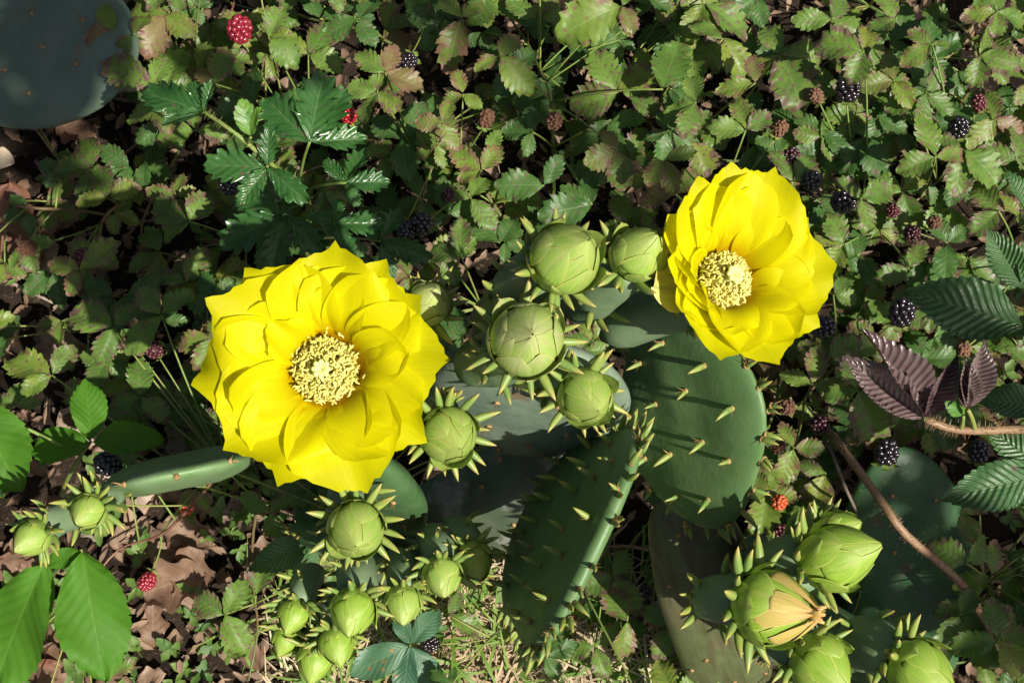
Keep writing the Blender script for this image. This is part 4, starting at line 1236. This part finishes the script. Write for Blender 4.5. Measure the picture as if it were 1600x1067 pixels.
for o, _ in canes:
    if o.name.startswith('twig'): o['category'] = 'twig'
    if o.name.startswith(('palmate', 'ribbed_w')): o['category'] = 'weed'

def scatter(name, label, cat, n, fn, mat):
    mb = MB()
    for i in range(n): fn(mb)
    o = put(name, mb.mesh(name, [mat]), None, Matrix())
    return tag(o, label, cat, kind='stuff')
def straw(mb):
    while True:
        px, py = rd.gauss(760, 190), rd.gauss(1010, 75)
        if 440 < px < 1100 and py > 850: break
    p = ZG(px, py, rd.uniform(0.001, 0.014))
    a = rd.uniform(0, 6.28); L = rd.uniform(0.015, 0.05)
    d = Vector((math.cos(a), math.sin(a), rd.uniform(-0.1, 0.2)))
    b = Vector((rd.uniform(-1, 1), rd.uniform(-1, 1), rd.uniform(0, .6))) * L * 0.25
    w = Vector((-math.sin(a), math.cos(a), 0.4)) * rd.uniform(0.0004, 0.0011)
    pts = [p, p + d * L * .5 + b, p + d * L]
    i0 = len(mb.v)
    for q, s in zip(pts, (1, 0.9, 0.2)):
        mb.v += [tuple(q - w * s), tuple(q + w * s)]; mb.a += [(0, 0)] * 2
    mb.f += [(i0, i0 + 1, i0 + 3, i0 + 2), (i0 + 2, i0 + 3, i0 + 5, i0 + 4)]; mb.mi += [0, 0]
scatter('dry_grass', 'matted straw-coloured dry grass', 'grass', 2600, straw, M['straw'])
def blade(mb):
    while True:
        px, py = rd.gauss(760, 230), rd.gauss(985, 90)
        if 400 < px < 1130 and py > 790: break
    p = ZG(px, py, 0)
    a = rd.uniform(0, 6.28); L = rd.uniform(0.02, 0.06)
    d = Vector((math.cos(a), math.sin(a), 0)); up = Vector((0, 0, 1))
    w = Vector((-math.sin(a), math.cos(a), 0)) * rd.uniform(0.0006, 0.0014)
    pts = [p, p + d * L * .25 + up * L * .4, p + d * L * .6 + up * L * .55, p + d * L * 1.0 + up * L * rd.uniform(.2, .5)]
    i0 = len(mb.v)
    for q, s in zip(pts, (1, 1, .8, 0.1)):
        mb.v += [tuple(q - w * s), tuple(q + w * s)]; mb.a += [(0, 0)] * 2
    for e in range(3):
        mb.f.append((i0 + 2 * e, i0 + 2 * e + 1, i0 + 2 * e + 3, i0 + 2 * e + 2)); mb.mi.append(0)
scatter('green_grass', 'sparse green grass blades in the dry grass', 'grass', 330, blade, M['grass'])
def mini(mb, p, d, L, w, curl, nseg=4):
    sd = Vector((-d.y, d.x, rd.uniform(-.5, .5)))
    k1, k2 = rd.uniform(0.7, 1.2), rd.uniform(0.6, 1.3)
    def fn(i, j):
        t = i / nseg; u = j - 1
        ww = w * (math.sin(PI * (0.07 + 0.9 * t)) ** 0.8) * (k1 if u > 0 else k2) * (1 + 0.2 * math.sin(i * 2.3 + k1 * 9))
        return p + d * (L * t) + sd * (u * ww) + Vector((0, 0, abs(u) * w * curl + L * 0.35 * curl * (t - 0.5) ** 2)), (u, t)
    mb.grid(fn, 2, nseg)
def bit(mb):
    px, py = rd.uniform(-150, 1750), rd.uniform(-150, 1220)
    p = ZG(px, py, rd.uniform(0.002, 0.01))
    a = rd.uniform(0, 6.28); L = rd.uniform(0.004, 0.016)
    mini(mb, p, Vector((math.cos(a), math.sin(a), rd.uniform(-.4, .6))), L, L * rd.uniform(.08, .35), rd.uniform(-0.6, 1.2))
scatter('leaf_fragments', 'small brown leaf fragments scattered over the soil', 'litter', 3800, bit, M['bits'])
def weedbit(mb):
    while True:
        px, py = rd.uniform(-50, 1650), rd.uniform(-50, 1120)
        w = 1 if (px < 500 and py > 700) else (0.9 if py > 850 and px < 1150 else 0.25)
        if rd.random() < w: break
    p = ZG(px, py, rd.uniform(0.004, 0.03))
    a0 = rd.uniform(0, 6.28)
    for q in range(rd.choice((3, 3, 4, 5))):
        a = a0 + q * 1.6 + rd.uniform(-.4, .4); L = rd.uniform(0.005, 0.012)
        mini(mb, p, Vector((math.cos(a), math.sin(a), rd.uniform(-.2, .5))), L, L * 0.3, rd.uniform(0, 0.6), 5)
    mb.tube([p, p - Vector((rd.uniform(-.01, .01), rd.uniform(-.01, .01), p.z + 0.01))], 0.0004, 3, cap=False)
scatter('ground_weeds', 'tiny green weeds sprouting through the litter', 'weeds', 300, weedbit, M['tiny'])

# ------------------------------------------------------------------ unseen trees, added so their leaves shade two cactus pads
def added_shade_tree(tb, fork, targets, label, seed):
    rt = random.Random(seed)
    t = thing('added_shade_tree', tb, label, 'added_shade_tree')
    f = fork - tb
    mb = MB()
    mb.tube([Vector((0, 0, 0)), f * 0.5 + Vector((0.02, 0.03, 0)), f, f * 1.6, f * 2.1 + Vector((0.1, 0, 0.2))], [0.05, 0.043, 0.036, 0.025, 0.01], 12)
    cr = MB()
    for (px, py, rad, n) in targets:
        c = Z(px, py, 0.1)
        c = c + SUNV * ((1.25 - 0.1) / SUNV.z)
        mb.tube(bez(f, (fork + c) / 2 + Vector((0, 0, 0.2)) - tb, c - tb, 8), [0.010 - 0.001 * i for i in range(9)], 7)
        for k in range(n):
            q = c + Vector((rt.gauss(0, 1), rt.gauss(0, 1), rt.gauss(0, 0.7))) * rad * 0.62
            a = rt.uniform(0, 6.28); L = rt.uniform(0.035, 0.06)
            d = Vector((math.cos(a), math.sin(a), rt.uniform(-.6, .1))).normalized(); w = Vector((-math.sin(a), math.cos(a), rt.uniform(-.3, .3))) * L * 0.28
            def lf(i, j):
                tt = i / 6; u = j - 1
                return (q + d * (L * tt) + w * (u * math.sin(PI * (0.06 + 0.94 * tt)) ** 0.8) + Vector((0, 0, abs(u) * L * 0.08 - 0.25 * L * tt * tt)) - tb), (u, tt)
            cr.grid(lf, 2, 6)
    put('trunk', mb.mesh('trunk', [M['twig']]), t, Matrix.Translation(tb))
    put('crown', cr.mesh('crown', [M['weed']]), t, Matrix.Translation(tb))['kind'] = 'stuff'
added_shade_tree(Vector((1.75, -1.15, -0.02)), Vector((1.55, -1.0, 1.25)), ((1430, 830, 0.06, 26), (1460, 960, 0.05, 16)), 'added out-of-view foliage that shades the speckled cactus pad', 31)
added_shade_tree(Vector((-1.5, 0.9, -0.02)), Vector((-1.3, 0.75, 1.3)), ((20, 105, 0.065, 30), (90, 40, 0.04, 12)), 'added out-of-view foliage that shades the blue-grey cactus pad', 32)
